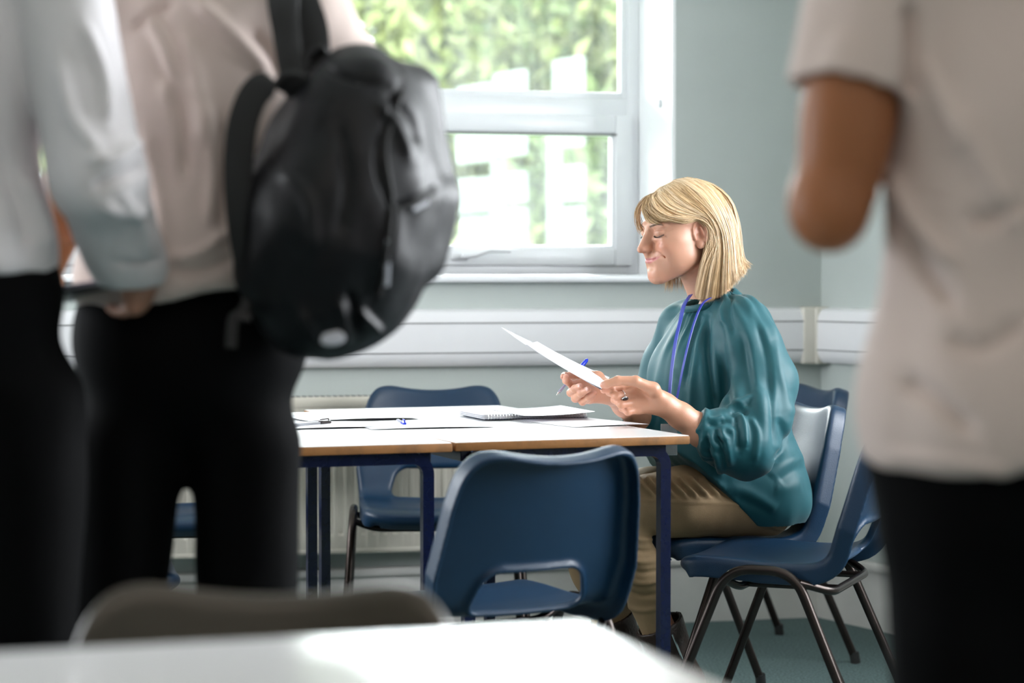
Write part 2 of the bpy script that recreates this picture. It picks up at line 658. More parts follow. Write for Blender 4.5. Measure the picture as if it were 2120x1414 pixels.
RH = 2.75
structure(MB().box((-6, -3, -0.1), (8, 9.5, 0.0)), 'floor', M_CARPET)
structure(MB().box((-6, -3, RH), (8, 9.5, RH + 0.1)), 'ceiling', M_CEIL)


def wall_with_openings(name, origin, d, n, length, thick, openings, m):
    """origin on the room side, d along, n into the room; openings [(s0,s1,z0,z1)]"""
    M = wmat(origin, d, -n)
    mb = MB()
    s = 0.0
    for s0, s1, z0, z1 in openings:
        mb.box((s, 0, 0), (s0, thick, RH), M)
        mb.box((s0, 0, 0), (s1, thick, z0), M)
        mb.box((s0, 0, z1), (s1, thick, RH), M)
        s = s1
    mb.box((s, 0, 0), (length, thick, RH), M)
    return structure(mb, name, m)


REV = 0.355
sW0 = 0.502                       # where the opening begins, measured along the back wall from the corner
sW1 = 3.05
wall_with_openings('wall_back', CORN, DB, NB, 6.2, 0.42, [(sW0, sW1, WIN_Z0, WIN_Z1), (3.5, 5.6, WIN_Z0, WIN_Z1)], M_WALL)
wall_with_openings('wall_right', CORN, DR, NR, 10.0, 0.3, [(1.7, 4.9, WIN_Z0, WIN_Z1)], M_WALL)
structure(MB().box((-5.2, -2.4, 0), (-5.0, 2.0, RH)).box((-5.2, 4.6, 0), (-5.0, 6.2, RH)).box((-5.2, 2.0, 0), (-5.0, 4.6, 1.1)).box((-5.2, 2.0, 2.4), (-5.0, 4.6, RH)), 'wall_left', M_WALL)
structure(MB().box((-5.2, -2.6, 0), (6.4, -2.4, RH)), 'wall_front', M_WALL)

# ---- the window that is seen
MBK = wmat(CORN, DB, -NB)         # x along the back wall from the corner, y outwards (away from room), z up
rv = MB()
rv.box((sW0 - 0.001, 0.002, WIN_Z0), (sW0 + 0.012, REV + 0.06, WIN_Z1), MBK)
rv.box((sW1 - 0.012, 0.002, WIN_Z0), (sW1 + 0.001, REV + 0.06, WIN_Z1), MBK)
rv.box((sW0, 0.002, WIN_Z1 - 0.012), (sW1, REV + 0.06, WIN_Z1 + 0.001), MBK)
structure(rv, 'trim_1', M_REVEAL)
sl = MB()
sl.box((sW0 - 0.03, -0.045, WIN_Z0 - 0.024), (sW1 + 0.05, REV + 0.02, WIN_Z0), MBK, bev=0.008, seg=3)
structure(sl, 'trim_2', M_UPVC, smooth=True)

win = empty('window_1', MBK @ Vector((sW0, REV, 0)), 0.0, kind='structure')
win.matrix_world = wmat(MBK @ Vector((sW0, REV, 0)), DB, -NB)


def frame_rect(mb, x0, x1, z0, z1, w, y0, y1, bev=0.004):
    mb.box((x0, y0, z0), (x0 + w, y1, z1), bev=bev)
    mb.box((x1 - w, y0, z0), (x1, y1, z1), bev=bev)
    mb.box((x0 + w, y0, z0), (x1 - w, y1, z0 + w), bev=bev)
    mb.box((x0 + w, y0, z1 - w), (x1 - w, y1, z1), bev=bev)


wl = sW1 - sW0
fr = MB()
frame_rect(fr, 0.012, wl - 0.012, WIN_Z0, WIN_Z1 - 0.01, 0.040, 0.0, 0.07)
MUL = 1.32
fr.box((MUL, 0, WIN_Z0 + 0.03), (MUL + 0.07, 0.07, WIN_Z1 - 0.03), bev=0.004)
fr.box((0.05, 0.002, 1.640), (wl - 0.05, 0.068, 1.712), bev=0.004)
fr.build('window_frame', M_UPVC, win, smooth=True)
sashes = [(0.040, MUL + 0.012, WIN_Z0 + 0.030, 1.655), (MUL + 0.058, wl - 0.04, WIN_Z0 + 0.03, 1.655)]
for k, (x0, x1, z0, z1) in enumerate(sashes):
    sh = MB()
    frame_rect(sh, x0, x1, z0, z1, 0.058, -0.014, 0.05, bev=0.005)
    sh.build('window_sash', M_UPVC, win, smooth=True)
    bd = MB()
    frame_rect(bd, x0 + 0.056, x1 - 0.056, z0 + 0.056, z1 - 0.056, 0.012, -0.004, 0.04, bev=0.003)
    bd.build('glazing_bead', M_UPVC, win, smooth=True)
    MB().box((x0 + 0.06, 0.022, z0 + 0.06), (x1 - 0.06, 0.026, z1 - 0.06)).build('window_pane', M_GLASS, win)
for x0, x1 in ((0.052, MUL), (MUL + 0.07, wl - 0.052)):
    bd = MB()
    frame_rect(bd, x0, x1, 1.712, WIN_Z1 - 0.05, 0.022, 0.006, 0.05, bev=0.003)
    bd.build('glazing_bead', M_UPVC, win, smooth=True)
    MB().box((x0 + 0.01, 0.022, 1.72), (x1 - 0.01, 0.026, WIN_Z1 - 0.06)).build('window_pane', M_GLASS, win)
# dark gasket under the transom and the handle on the lower sash
g = MB().box((0.094, -0.0155, 1.588), (MUL - 0.045, -0.0135, 1.5935))
g.build('window_gasket', M_DARKLINE, win)
hx = 0.50
hd = MB()
hd.box((hx + 0.105, -0.024, 1.172), (hx + 0.165, -0.012, 1.196), bev=0.004)
hd.tube([(hx + 0.125, -0.02, 1.184), (hx + 0.125, -0.045, 1.184), (hx + 0.09, -0.052, 1.187), (hx + 0.04, -0.052, 1.203), (hx - 0.03, -0.05, 1.200)],
        [0.009, 0.010, 0.009, 0.008, 0.006], n=10)
hd.build('window_handle', M_UPVC, win, smooth=True)
# the small round cap in the reveal
MB().tube([MBK @ Vector((sW0 + 0.010, 0.12, 1.68)), MBK @ Vector((sW0 + 0.017, 0.12, 1.68))], 0.014, n=20).build(
    'screw_cap', mat('grey_cap', (0.45, 0.46, 0.48), 0.4), smooth=True, label='small round grey cap fixed on the white window reveal', cat='cap')

# windows out of the frame: plain white frames in their openings
for nm, M, segs, y in (('window_2', wmat(CORN, DB, -NB), [(3.5, 4.55), (4.55, 5.6)], 0.25),
                       ('window_3', wmat(CORN, DR, -NR), [(1.7, 2.75), (2.75, 3.8), (3.8, 4.9)], 0.16)):
    mb = MB()
    for a, b in segs:
        for q in ((a, b, WIN_Z0, WIN_Z0 + 0.06), (a, b, WIN_Z1 - 0.06, WIN_Z1), (a, a + 0.05, WIN_Z0, WIN_Z1), (b - 0.05, b, WIN_Z0, WIN_Z1), (a, b, 1.64, 1.71)):
            mb.box((q[0], y, q[2]), (q[1], y + 0.06, q[3]), M)
    structure(mb, nm, M_UPVC)

# ---- skirting boxes with a projecting top ledge
sk = MB()
sk.box((-0.03, -0.022, 0), (6.0, 0, 0.185), MBK)
sk.box((-0.05, -0.036, 0.183), (6.0, 0, 0.212), MBK, bev=0.009, seg=3)
structure(sk, 'baseboard_back', M_SKIRT, smooth=True)
MRT = wmat(CORN, DR, -NR)
sk = MB()
sk.box((-0.01, -0.022, 0), (8.0, 0, 0.185), MRT)
sk.box((0.0, -0.040, 0.183), (8.0, 0, 0.212), MRT, bev=0.009, seg=3)
structure(sk, 'baseboard_right', M_SKIRT, smooth=True)

# ---- dado trunking: three-compartment white channel along both walls, beige corner caps
TZ0, TZ1 = 0.834, 1.015


def trunk(name, M, s0, s1, label):
    prof = [(0.0, TZ0), (-0.030, TZ0 + 0.002), (-0.042, TZ0 + 0.012), (-0.050, TZ0 + 0.030), (-0.052, TZ0 + 0.043),
            (-0.052, TZ1 - 0.043), (-0.050, TZ1 - 0.028), (-0.042, TZ1 - 0.010), (-0.030, TZ1 - 0.002), (0.0, TZ1)]
    bm = bmesh.new()
    a = [bm.verts.new(M @ Vector((s0, y, z))) for y, z in prof]
    b = [bm.verts.new(M @ Vector((s1, y, z))) for y, z in prof]
    for k in range(len(prof)):
        k2 = (k + 1) % len(prof)
        bm.faces.new((a[k], a[k2], b[k2], b[k]))
    bm.faces.new(a); bm.faces.new(list(reversed(b)))
    bmesh.ops.recalc_face_normals(bm, faces=bm.faces)
    me = bpy.data.meshes.new(name); bm.to_mesh(me); bm.free()
    o = link(name, me, M_TRUNK, smooth=True, label=label, cat='trunking')
    me.set_sharp_from_angle(angle=math.radians(30))
    for z in (TZ0 + 0.044, TZ1 - 0.044):
        MB().box((s0, -0.0535, z - 0.0016), (s1, -0.050, z + 0.0016), M).build('trunking_groove', M_DARKLINE, o)
    return o


trunk('cable_trunking', MBK, 0.075, 6.0, 'long white ribbed cable trunking on the wall below the window')
trunk('cable_trunking', MRT, 0.045, 6.0, 'white ribbed cable trunking on the right-hand wall, past the corner cover')
cp = MB()
cp.box((0.0, -0.056, TZ0 - 0.003), (0.085, 0.0, TZ1 + 0.003), MBK, bev=0.010, seg=3)
cp.box((0.0, -0.056, TZ0 - 0.003), (0.052, 0.0, TZ1 + 0.003), MRT, bev=0.010, seg=3)
cp.build('trunking_corner_cover', M_TRUNKCAP, smooth=True, label='cream corner cover joining the two lengths of trunking', cat='trunking cover')


# ---- radiator under the window
def radiator():
    # along the wall: pixels 240..1000 of the photo
    s0, s1 = 1.13, 2.33
    root = empty('radiator', (0, 0, 0), label='cream ribbed panel radiator low on the wall under the window', cat='radiator')
    root.matrix_world = MBK
    z0, z1 = 0.272, 0.745
    n = 34
    pitch = (s1 - s0 - 0.04) / n
    X, Zr = [], []
    verts, faces = [], []
    # ribbed front panel: flutes pressed between a top and a bottom band
    nx = n * 10 + 1
    rows = [(z0, 0.0), (z0 + 0.052, 0.0), (z0 + 0.066, 1.0), (z1 - 0.060, 1.0), (z1 - 0.046, 0.0), (z1, 0.0)]
    for (z, a) in rows:
        for i in range(nx):
            x = s0 + 0.02 + (s1 - s0 - 0.04) * i / (nx - 1)
            ph = (i % 10) / 10.0
            prof = 0.5 - 0.5 * math.cos(2 * math.pi * ph)
            prof = min(1, max(0, (prof - 0.25) * 2.0))
            verts.append((x, -0.105 + 0.012 * a * prof, z))
    for r in range(len(rows) - 1):
        for i in range(nx - 1):
            a = r * nx + i
            faces.append((a, a + 1, a + 1 + nx, a + nx))
    me = mesh_np('radiator_panel', verts, faces)
    link('radiator_panel', me, M_RAD, root, smooth=True)
    me.set_sharp_from_angle(angle=math.radians(40))
    mb = MB()
    mb.box((s0, -0.100, z0 + 0.01), (s1, -0.04, z1 - 0.01))
    mb.box((s0, -0.108, z1 - 0.03), (s1, -0.035, z1 + 0.004), bev=0.006)
    mb.box((s0, -0.108, z0 - 0.004), (s1, -0.090, z0 + 0.012), bev=0.005)
    mb.box((s0 - 0.004, -0.108, z0), (s0 + 0.022, -0.035, z1), bev=0.005)
    mb.box((s1 - 0.022, -0.108, z0), (s1 + 0.004, -0.035, z1), bev=0.005)
    mb.box((s0 + 0.2, -0.04, z0 + 0.05), (s0 + 0.24, 0, z1 - 0.05)).box((s1 - 0.24, -0.04, z0 + 0.05), (s1 - 0.2, 0, z1 - 0.05))
    mb.build('radiator_body', M_RAD, root, smooth=True)
    gr = MB()
    for i in range(60):
        x = s0 + 0.03 + i * (s1 - s0 - 0.06) / 60
        gr.box((x, -0.088, z1 + 0.0035), (x + 0.011, -0.052, z1 + 0.006))
    gr.build('top_grille', M_DARKLINE, root)


radiator()


# ------------------------------------------------------------------ outside the window
def leafy(name, c, r, n, cols, label, seed):
    rg = np.random.default_rng(seed)
    root = empty(name, (c[0], c[1], 0), label=label, cat='shrub', group=None)
    d = rg.normal(size=(n, 3)); d /= np.linalg.norm(d, axis=1)[:, None]
    lump = 1 + 0.22 * np.sin(d[:, 0] * 5 + seed) * np.cos(d[:, 2] * 6 + seed * 2) + 0.12 * np.sin(d[:, 1] * 11)
    rad = lump * (0.72 + 0.32 * rg.random(n))
    p = d * rad[:, None] * np.array(r)[None, :] + np.array([0, 0, c[2]])
    p[:, 2] = np.maximum(p[:, 2], 0.05)
    a = rg.normal(size=(n, 3)); a /= np.linalg.norm(a, axis=1)[:, None]
    b = np.cross(a, rg.normal(size=(n, 3))); b /= np.linalg.norm(b, axis=1)[:, None]
    sz = (0.05 + 0.07 * rg.random(n))[:, None]
    nn = np.cross(a, b) * sz * 0.22
    v = np.stack([p - a * sz * 1.2, p - b * sz * 0.55 + nn, p + a * sz * 1.2, p + b * sz * 0.55 + nn], 1).reshape(-1, 3)
    q = np.arange(4 * n).reshape(-1, 4)
    me = mesh_np('foliage', v, q)
    cc = np.array(cols)[rg.integers(0, len(cols), n)] * (0.8 + 0.4 * rg.random(n))[:, None]
    color_attr(me, 'leaf', np.repeat(cc, 4, 0))
    link('foliage', me, M_LEAF, root, smooth=False)
    core = MB()
    core.tube([(0, 0, 0), (0.05, 0, c[2] * 0.6), (0.0, 0.1, c[2])], [0.12, 0.09, 0.04], n=8)
    for k in range(5):
        an = k * 1.25
        core.tube([(0, 0, c[2] * 0.5), (math.cos(an) * r[0] * 0.5, math.sin(an) * r[1] * 0.5, c[2] + r[2] * 0.35)], [0.05, 0.02], n=6)
    core.build('trunk', M_BARK, root, smooth=True)
    return root


M_LEAF = mat('leaf_green', (0.3, 0.4, 0.1), 0.5, attr='leaf')
M_BARK = mat('bark', (0.12, 0.09, 0.06), 0.9, noise=0.4, nscale=8)
M_LAWN = mat('lawn_grass', (0.30, 0.42, 0.12), 0.9, noise=0.3, nscale=6)
M_BWHITE = mat('panel_white', (0.42, 0.46, 0.45), 0.5, noise=0.04, nscale=2)
M_BGLASS = mat('greenish_glazing', (0.45, 0.60, 0.50), 0.15)
o = MB().box((-30, 7.9, -0.6), (30, 60, -0.5)).build('lawn', M_LAWN, label='pale green lawn outside the window', cat='lawn')
G1 = [(0.34, 0.38, 0.13), (0.48, 0.50, 0.22), (0.20, 0.26, 0.09), (0.40, 0.42, 0.20)]
G2 = [(0.22, 0.30, 0.12), (0.32, 0.40, 0.18), (0.15, 0.21, 0.09)]
leafy('garden_shrub', (-1.9, 19.0, 2.6), (2.2, 1.6, 2.0), 9000, G1, 'yellow-green leafy shrub outside, behind the backpack', 1)
leafy('garden_shrub', (0.15, 20.0, 2.7), (1.5, 1.5, 1.7), 8000, G2 + G1, 'mid green leafy shrub outside, seen through the middle of the window', 2)
leafy('garden_shrub', (1.75, 18.0, 2.5), (1.0, 1.3, 1.7), 6500, G1, 'pale leafy shrub outside, by the right side of the window', 3)
leafy('garden_tree', (-0.6, 27.0, 2.4), (5.2, 2.0, 2.9), 14000, [(0.30, 0.35, 0.15), (0.38, 0.42, 0.20), (0.22, 0.27, 0.12)], 'wide leafy tree outside, behind all the other shrubs', 6)
leafy('garden_hedge', (-0.8, 16.0, 0.55), (1.6, 0.8, 0.95), 5000, G1, 'low clipped hedge outside, at the left of the lower pane', 4)
leafy('garden_hedge', (0.62, 17.2, 0.9), (0.9, 0.8, 1.3), 5000, G2, 'darker green hedge outside, at the right of the lower pane', 5)


def outside_panels():
    """white panels set outside for the pale quads seen in the glass, receding left"""
    root = empty('white_panels', (0.43, 14.2, -0.5), label='white panels standing outside beyond the glass', cat='building')
    P0 = Vector((0.43, 14.2, 0)); D = Vector((-0.485, 0.875, 0)); N = Vector((-0.875, -0.485, 0))

    def at(px):
        u = (px - 1060) / F_PX
        # P0 + t D with X = u Y
        t = (u * P0.y - P0.x) / (D.x - u * D.y)
        return t
    M = wmat((0, 0, 0), D, -N)

    def z_of(py, t):
        Y = (P0 + D * t).y
        return CAM_H + (HORIZON - py) / F_PX * Y
    cells = [(1196, 1142, 118, 196), (1194, 1142, 256, 304), (1195, 1142, 342, 416), (1195, 1142, 428, 512),
             (1078, 1020, 145, 196), (1078, 1020, 250, 322), (1078, 1036, 356, 420), (1078, 1040, 430, 515),
             (1012, 942, 172, 200), (1012, 942, 250, 335), (1012, 942, 366, 440), (1012, 948, 446, 515)]
    for a, b, y0, y1 in cells:
        ta, tb = at(a), at(b)
        z1, z0 = z_of(y0, ta), z_of(y1, ta)
        mb = MB()
        mb.box((ta, 0.0, z0), (tb, 0.06, z1), Matrix.Translation(P0 - root.location) @ wmat((0, 0, 0), D, -N), bev=0.01)
        mb.build('white_panel', M_BWHITE, root)
    for a in (1132, 1016):
        ta = at(a)
        mb = MB()
        mb.box((ta - 0.03, 0.02, -0.5), (ta + 0.03, 0.10, 2.1), Matrix.Translation(P0 - root.location) @ wmat((0, 0, 0), D, -N))
        mb.build('frame_post', M_BWHITE, root)


outside_panels()


# ------------------------------------------------------------------ school tables
def make_table(L, Wd, T):
    """length L along local +y, width Wd along local -x, origin at the near right corner on the floor"""
    root = empty('classroom_table', (0, 0, 0))
    top = MB().box((-Wd, 0, T - 0.020), (0, L, T - 0.0012), bev=0.003)
    top.build('tabletop', M_MDF, root, smooth=True)
    lam = MB().box((-Wd + 0.0025, 0.0025, T - 0.0016), (-0.0025, L - 0.0025, T), bev=0.0004, seg=1)
    lam.build('tabletop_laminate', M_LAM, root, label='white laminate surface')
    i = 0.045
    q = 0.0125
    z = T - 0.020 - q - 0.002
    rb = 0.035

    def bent(y):
        mb = MB()
        pts = [(-Wd + i, y, 0.012)]
        pts += [(-Wd + i + rb - rb * math.cos(a), y, z - rb + rb * math.sin(a)) for a in [k * math.pi / 16 for k in range(0, 9)]]
        pts += [(-i - rb + rb * math.sin(a), y, z - rb + rb * math.cos(a)) for a in [k * math.pi / 16 for k in range(0, 9)]]
        pts += [(-i, y, 0.012)]
        mb.tube(pts, q * 1.414, n=4)
        return mb
    # the bent tube of each end: two legs and the apron between them
    bent(i).build('leg_frame', M_BLUEFRAME, root, smooth=True)
    bent(L - i).build('leg_frame', M_BLUEFRAME, root, smooth=True)
    for x in (-Wd + i, -i):
        MB().box((x - q, i + q, z - q), (x + q, L - i - q, z + q), bev=0.002).build('side_rail', M_BLUEFRAME, root)
    for x in (-Wd + i, -i):
        for y in (i, L - i):
            MB().box((x - 0.014, y - 0.014, 0.0), (x + 0.014, y + 0.014, 0.016), bev=0.003).build('foot_cap', M_RUBBER, root)
    return root


def place(o, loc, rz):
    o.location = loc
    o.rotation_euler = (0, 0, rz)
    return o


TT = 0.76
tab = make_table(1.22, 0.56, TT)
place(tab, (0.401, 4.88, 0), math.radians(21))
tag(tab, 'white-topped table with wooden edge that the seated woman works at', 'table', 'classroom tables')
t2 = copy_tree(tab)
c2 = Vector((0.401, 4.88, 0)) + Matrix.Rotation(math.radians(21), 3, 'Z') @ Vector((-0.566, 0, 0))
place(t2, (c2.x, c2.y - 0.012, 0), math.radians(19.0))
t2.scale = (1, 0.93, 1)
tag(t2, 'white-topped table pushed against the woman\'s table, half hidden by the student with the backpack')
t3 = make_table(0.60, 1.25, TT)
far = Vector((0.075, 2.25, 0))
R17 = math.radians(17.5)
place(t3, far - Matrix.Rotation(R17, 3, 'Z') @ Vector((0, 0.60, 0)), R17)
tag(t3, 'blurred white table in the nearest foreground, along the bottom of the picture', 'table', 'classroom tables')


# ------------------------------------------------------------------ polypropylene stacking chair
def chair_shell():
    # profile in (y,z): seat front lip -> seat -> bend -> back top ; front of the chair is -y
    P = []
    P += [(-0.232, 0.425), (-0.224, 0.441), (-0.205, 0.453), (-0.17, 0.459), (-0.10, 0.457), (0.0, 0.450), (0.08, 0.449), (0.115, 0.452)]
    P += [(0.140, 0.462), (0.156, 0.480), (0.166, 0.505)]
    a = math.radians(19)
    for t in (0.06, 0.12, 0.18, 0.24, 0.29):
        P.append((0.166 + t * math.tan(a) * (1 - 0.1 * t), 0.505 + t))
    P.append((0.2655, 0.8035))
    P = np.array(P)
    P[:, 1] += 0.010 * (P[:, 1] < 0.52)
    # resample smoothly
    seg = np.sqrt((np.diff(P, axis=0) ** 2).sum(1)); S = np.concatenate([[0], np.cumsum(seg)])
    ss = np.linspace(0, S[-1], 160)
    Q = np.stack([np.interp(ss, S, P[:, 0]), np.interp(ss, S, P[:, 1])], 1)
    for _ in range(14):
        Q[1:-1] = 0.25 * Q[:-2] + 0.5 * Q[1:-1] + 0.25 * Q[2:]
    L = S[-1]
    h = 0.0028
    F = Field((-0.252, -0.262, 0.378), (0.252, 0.335, 0.825), h)
    yy, zz = np.meshgrid(F.ax[1], F.ax[2], indexing='ij')
    best = np.full(yy.shape, 9.0); sp = np.zeros(yy.shape); sg = np.zeros(yy.shape)
    tcur = np.linspace(0, L, len(Q))
    for i in range(len(Q) - 1):
        ax_, az_ = Q[i]; bx_, bz_ = Q[i + 1]
        dx, dz = bx_ - ax_, bz_ - az_
        L2 = dx * dx + dz * dz
        t = ((yy - ax_) * dx + (zz - az_) * dz) / L2
        lo_ = -50 if i == 0 else 0; hi_ = 50 if i == len(Q) - 2 else 1
        t = np.clip(t, lo_, hi_)
        qx, qz = yy - ax_ - t * dx, zz - az_ - t * dz
        d = np.sqrt(qx * qx + qz * qz)
        m = d < best
        best[m] = d[m]
        sp[m] = (tcur[i] + t * (tcur[i + 1] - tcur[i]))[m]
        cr = dx * (zz - az_) - dz * (yy - ax_)     # positive = above / in front
        sg[m] = np.sign(cr)[m]
    q1 = (best * sg).astype(np.float32)[None, :, :]
    s = sp.astype(np.float32)[None, :, :]
    X = F.ax[0][:, None, None]
    sB = float(S[10])                                # where the back begins
    wk = np.interp(sp, [0, 0.06, 0.2, sB - 0.03, sB + 0.04, sB + 0.18, L - 0.03, L], [0.188, 0.204, 0.212, 0.222, 0.230, 0.212, 0.191, 0.185]).astype(np.float32)[None]
    dish = np.interp(sp, [0, 0.1, sB - 0.05, sB + 0.05, L - 0.1, L], [0.004, 0.010, 0.014, 0.030, 0.044, 0.046]).astype(np.float32)[None]
    rel = np.clip(np.abs(X) / wk, 0, 1.15)
    q1 = q1 - dish * (rel ** 2 - 0.35)                # sides come forward
    # saddle-shaped top edge of the back
    Lx = L - 0.018 * (1 - np.clip(np.abs(X) / 0.17, 0, 1) ** 2)
    q2 = np.abs(X) - wk
    e0 = -s
    e1 = s - Lx

    def smax(a, b, k):
        hh = np.maximum(k - np.abs(a - b), 0) / k
        return np.maximum(a, b) + hh * hh * k * 0.25
    ol = smax(smax(e0, e1, 0.07), q2, 0.085)          # outline with round corners
    B = smax(ol, q1, 0.022)
    # hand hole low in the back
    sc = sB - 0.002
    hx, hs = 0.118 - 0.30 * (s - sc), 0.045
    qx, qs = np.abs(X) - hx + 0.03, np.abs(s - sc) - hs + 0.03
    hole = np.sqrt(np.maximum(qx, 0) ** 2 + np.maximum(qs, 0) ** 2) + np.minimum(np.maximum(qx, qs), 0) - 0.03
    B = smax(B, -hole, 0.016)
    th = 0.0078
    sh = np.maximum(B, -(B + th))
    depth = 0.052
    dd = np.maximum(-(q1 + depth), np.where(hole < 0.03, -(q1 + 0.018), -1))
    sh = np.maximum(sh, dd)
    F.f = np.broadcast_to(sh, F.f.shape).astype(np.float32)
    v, q = F.mesh(smooth=6)
    return mesh_np('seat_shell', v, q)


SHELL = chair_shell()
SHELL.polygons.foreach_set('use_smooth', [True] * len(SHELL.polygons))
SHELL.materials.append(M_SHELL)


def arc_pts(pts, r, n=7):
    """round the inner corners of a polyline"""
    pts = [Vector(p) for p in pts]
    out = [pts[0]]
    for i in range(1, len(pts) - 1):
        a, b, c = pts[i - 1], pts[i], pts[i + 1]
        u, w = (a - b).normalized(), (c - b).normalized()
        p0, p1 = b + u * r, b + w * r
        for k in range(n + 1):
            t = k / n
            out.append(p0 * (1 - t) ** 2 + b * 2 * t * (1 - t) + p1 * t ** 2)
    out.append(pts[-1])
    return out


def make_chair():
    root = empty('stacking_chair', (0, 0, 0))
    o = bpy.data.objects.new('seat_shell', SHELL); COL.objects.link(o); o.parent = root
    for s in (-1, 1):
        pts = [(s * 0.262, -0.255, 0.012), (s * 0.233, -0.085, 0.450), (s * 0.233, 0.075, 0.450), (s * 0.262, 0.265, 0.012)]
        MB().tube(arc_pts(pts, 0.062, 9), 0.0115, n=14).build('leg_frame', M_CHROME_BLK, root, smooth=True)
        for y in (-0.255, 0.265):
            MB().tube([(s * 0.2635, y * 1.005, 0.0), (s * 0.2605, y * 0.985, 0.032)], 0.0142, n=14).build('foot_cap', M_RUBBER, root, smooth=True)
    for y, dy in ((-0.09, 0.02), (0.085, 0.065)):
        z = 0.400
        pts = [(-0.233, y, 0.425), (-0.175, y + dy, z), (0.175, y + dy, z), (0.233, y, 0.425)]
        MB().tube(arc_pts(pts, 0.03, 6), 0.0095, n=12).build('crossbar', M_CHROME_BLK, root, smooth=True)
    for s in (-1, 1):
        MB().tube([(s * 0.12, -0.07, 0.402), (s * 0.12, 0.15, 0.402)], 0.008, n=10).build('seat_rail', M_CHROME_BLK, root, smooth=True)
    return root


def chair_at(o, x, y, fx, fy, label):
    o.location = (x, y, 0)
    o.rotation_euler = (0, 0, math.atan2(fx, -fy))
    o['label'] = label
    return o


chair = make_chair()
tag(chair, cat='chair', group='blue stacking chairs around the tables')
chair_at(chair, 0.520, 5.57, -0.94, -0.34, 'blue plastic chair the seated woman is sitting on')


def more(x, y, fx, fy, label):
    return chair_at(copy_tree(chair), x, y, fx, fy, label)


more(0.66, 6.42, -0.95, -0.30, 'blue plastic chair mostly hidden behind the woman\'s chair, only a top corner and legs showing')
more(0.655, 5.14, -0.93, 0.37, 'empty blue plastic chair at right, half hidden by the standing person')
more(-0.055, 4.38, -0.50, 0.866, 'blue plastic chair in the centre with its back and hand hole towards the viewer')
more(-0.222, 6.24, 0.05, -1.0, 'blue plastic chair on the far side of the table, in front of the radiator')
more(-0.98, 6.08, 0.05, -1.0, 'blue plastic chair by the radiator, glimpsed between the legs of the student with the backpack')
more(-0.985, 4.90, 0.97, 0.22, 'blue plastic chair at the left end of the table, only its seat front showing')
tc = more(-0.265, 2.05, -0.02, -1.0, 'taupe plastic chair, blurred, tucked behind the nearest table')
for ch in [k for k in bpy.data.objects if k.parent == tc and k.name.startswith('seat_shell')]:
    ch.data = SHELL.copy(); ch.data.materials.clear(); ch.data.materials.append(M_SHELL2)
del tc['group']

# ------------------------------------------------------------------ people: shared materials and tools
M_SKIN = mat('fair_skin', (1, 1, 1), 0.42, spec=0.5, attr='skin', sss=0.12, bump=0.05, bscale=500, coat=0.05, coat_rough=0.3)
M_SKIND = mat('brown_skin', (1, 1, 1), 0.5, spec=0.4, attr='skin', sss=0.08)
M_BLOUSE = mat('teal_satin', (0.002, 0.080, 0.100), 0.55, spec=0.4, noise=0.08, nscale=5, sheen=0.12, bump=0.06, bscale=900)
M_KHAKI = mat('khaki_cotton', (0.27, 0.18, 0.092), 0.8, noise=0.12, nscale=25, bump=0.15, bscale=700)
M_BOOT = mat('dark_brown_leather', (0.030, 0.015, 0.010), 0.42, noise=0.3, nscale=20, bump=0.2, bscale=150)
M_SHIRT = mat('white_shirt_cotton', (0.74, 0.71, 0.73), 0.75, noise=0.05, nscale=8)
M_SHIRTLIT = mat('warm_lit_shirt_cotton', (0.64, 0.525, 0.48), 0.8, noise=0.05, nscale=8)  # white cotton with the warm pinkish light put into its colour
M_TROUS = mat('black_trouser_wool', (0.003, 0.003, 0.0035), 0.85, spec=0.08, noise=0.3, nscale=10)


def hair_mat(name, c0, c1):
    m = mat(name, c1, 0.36, spec=0.5, attr='hair')
    b = m.node_tree.nodes['Principled BSDF']
    b.inputs['Sheen Weight'].default_value = 0.2
    return m


M_HAIR = hair_mat('blonde_hair', None, (0.5, 0.36, 0.2))


def spline(P, n):
    """Catmull-Rom through the rows of P, n samples"""
    P = np.array(P, float)
    Q = np.concatenate([[2 * P[0] - P[1]], P, [2 * P[-1] - P[-2]]])
    t = np.linspace(0, len(P) - 1 - 1e-6, n)
    i = t.astype(int); u = (t - i)[:, None]
    a, b, c, d = Q[i], Q[i + 1], Q[i + 2], Q[i + 3]
    return 0.5 * (2 * b + (c - a) * u + (2 * a - 5 * b + 4 * c - d) * u ** 2 + (3 * b - a - 3 * c + d) * u ** 3)


def strands_mesh(name, curves, rads, cols, mats, parent, sides=3, flat=1.0, **kw):
    """curves (n,k,3) -> one mesh of thin tapered tubes"""
    n, k, _ = curves.shape
    t = np.gradient(curves, axis=1)
    t /= np.maximum(np.linalg.norm(t, axis=2), 1e-9)[..., None]
    ref = np.zeros_like(t); ref[..., 0] = 0.3; ref[..., 1] = 0.9; ref[..., 2] = 0.2
    u = np.cross(t, ref); u /= np.maximum(np.linalg.norm(u, axis=2), 1e-9)[..., None]
    w = np.cross(t, u)
    V = []
    for s in range(sides):
        a = 2 * math.pi * s / sides
        V.append(curves + (u * math.cos(a) + w * math.sin(a) * flat) * rads[..., None])
    V = np.stack(V, 2)                      # n,k,sides,3
    idx = np.arange(n * k * sides).reshape(n, k, sides)
    qs = []
    for s in range(sides):
        s2 = (s + 1) % sides
        qs.append(np.stack([idx[:, :-1, s], idx[:, :-1, s2], idx[:, 1:, s2], idx[:, 1:, s]], -1).reshape(-1, 4))
    me = mesh_np(name, V.reshape(-1, 3), np.concatenate(qs))
    color_attr(me, 'hair', np.repeat(cols, k * sides, 0))
    return link(name, me, mats, parent, smooth=True, **kw)


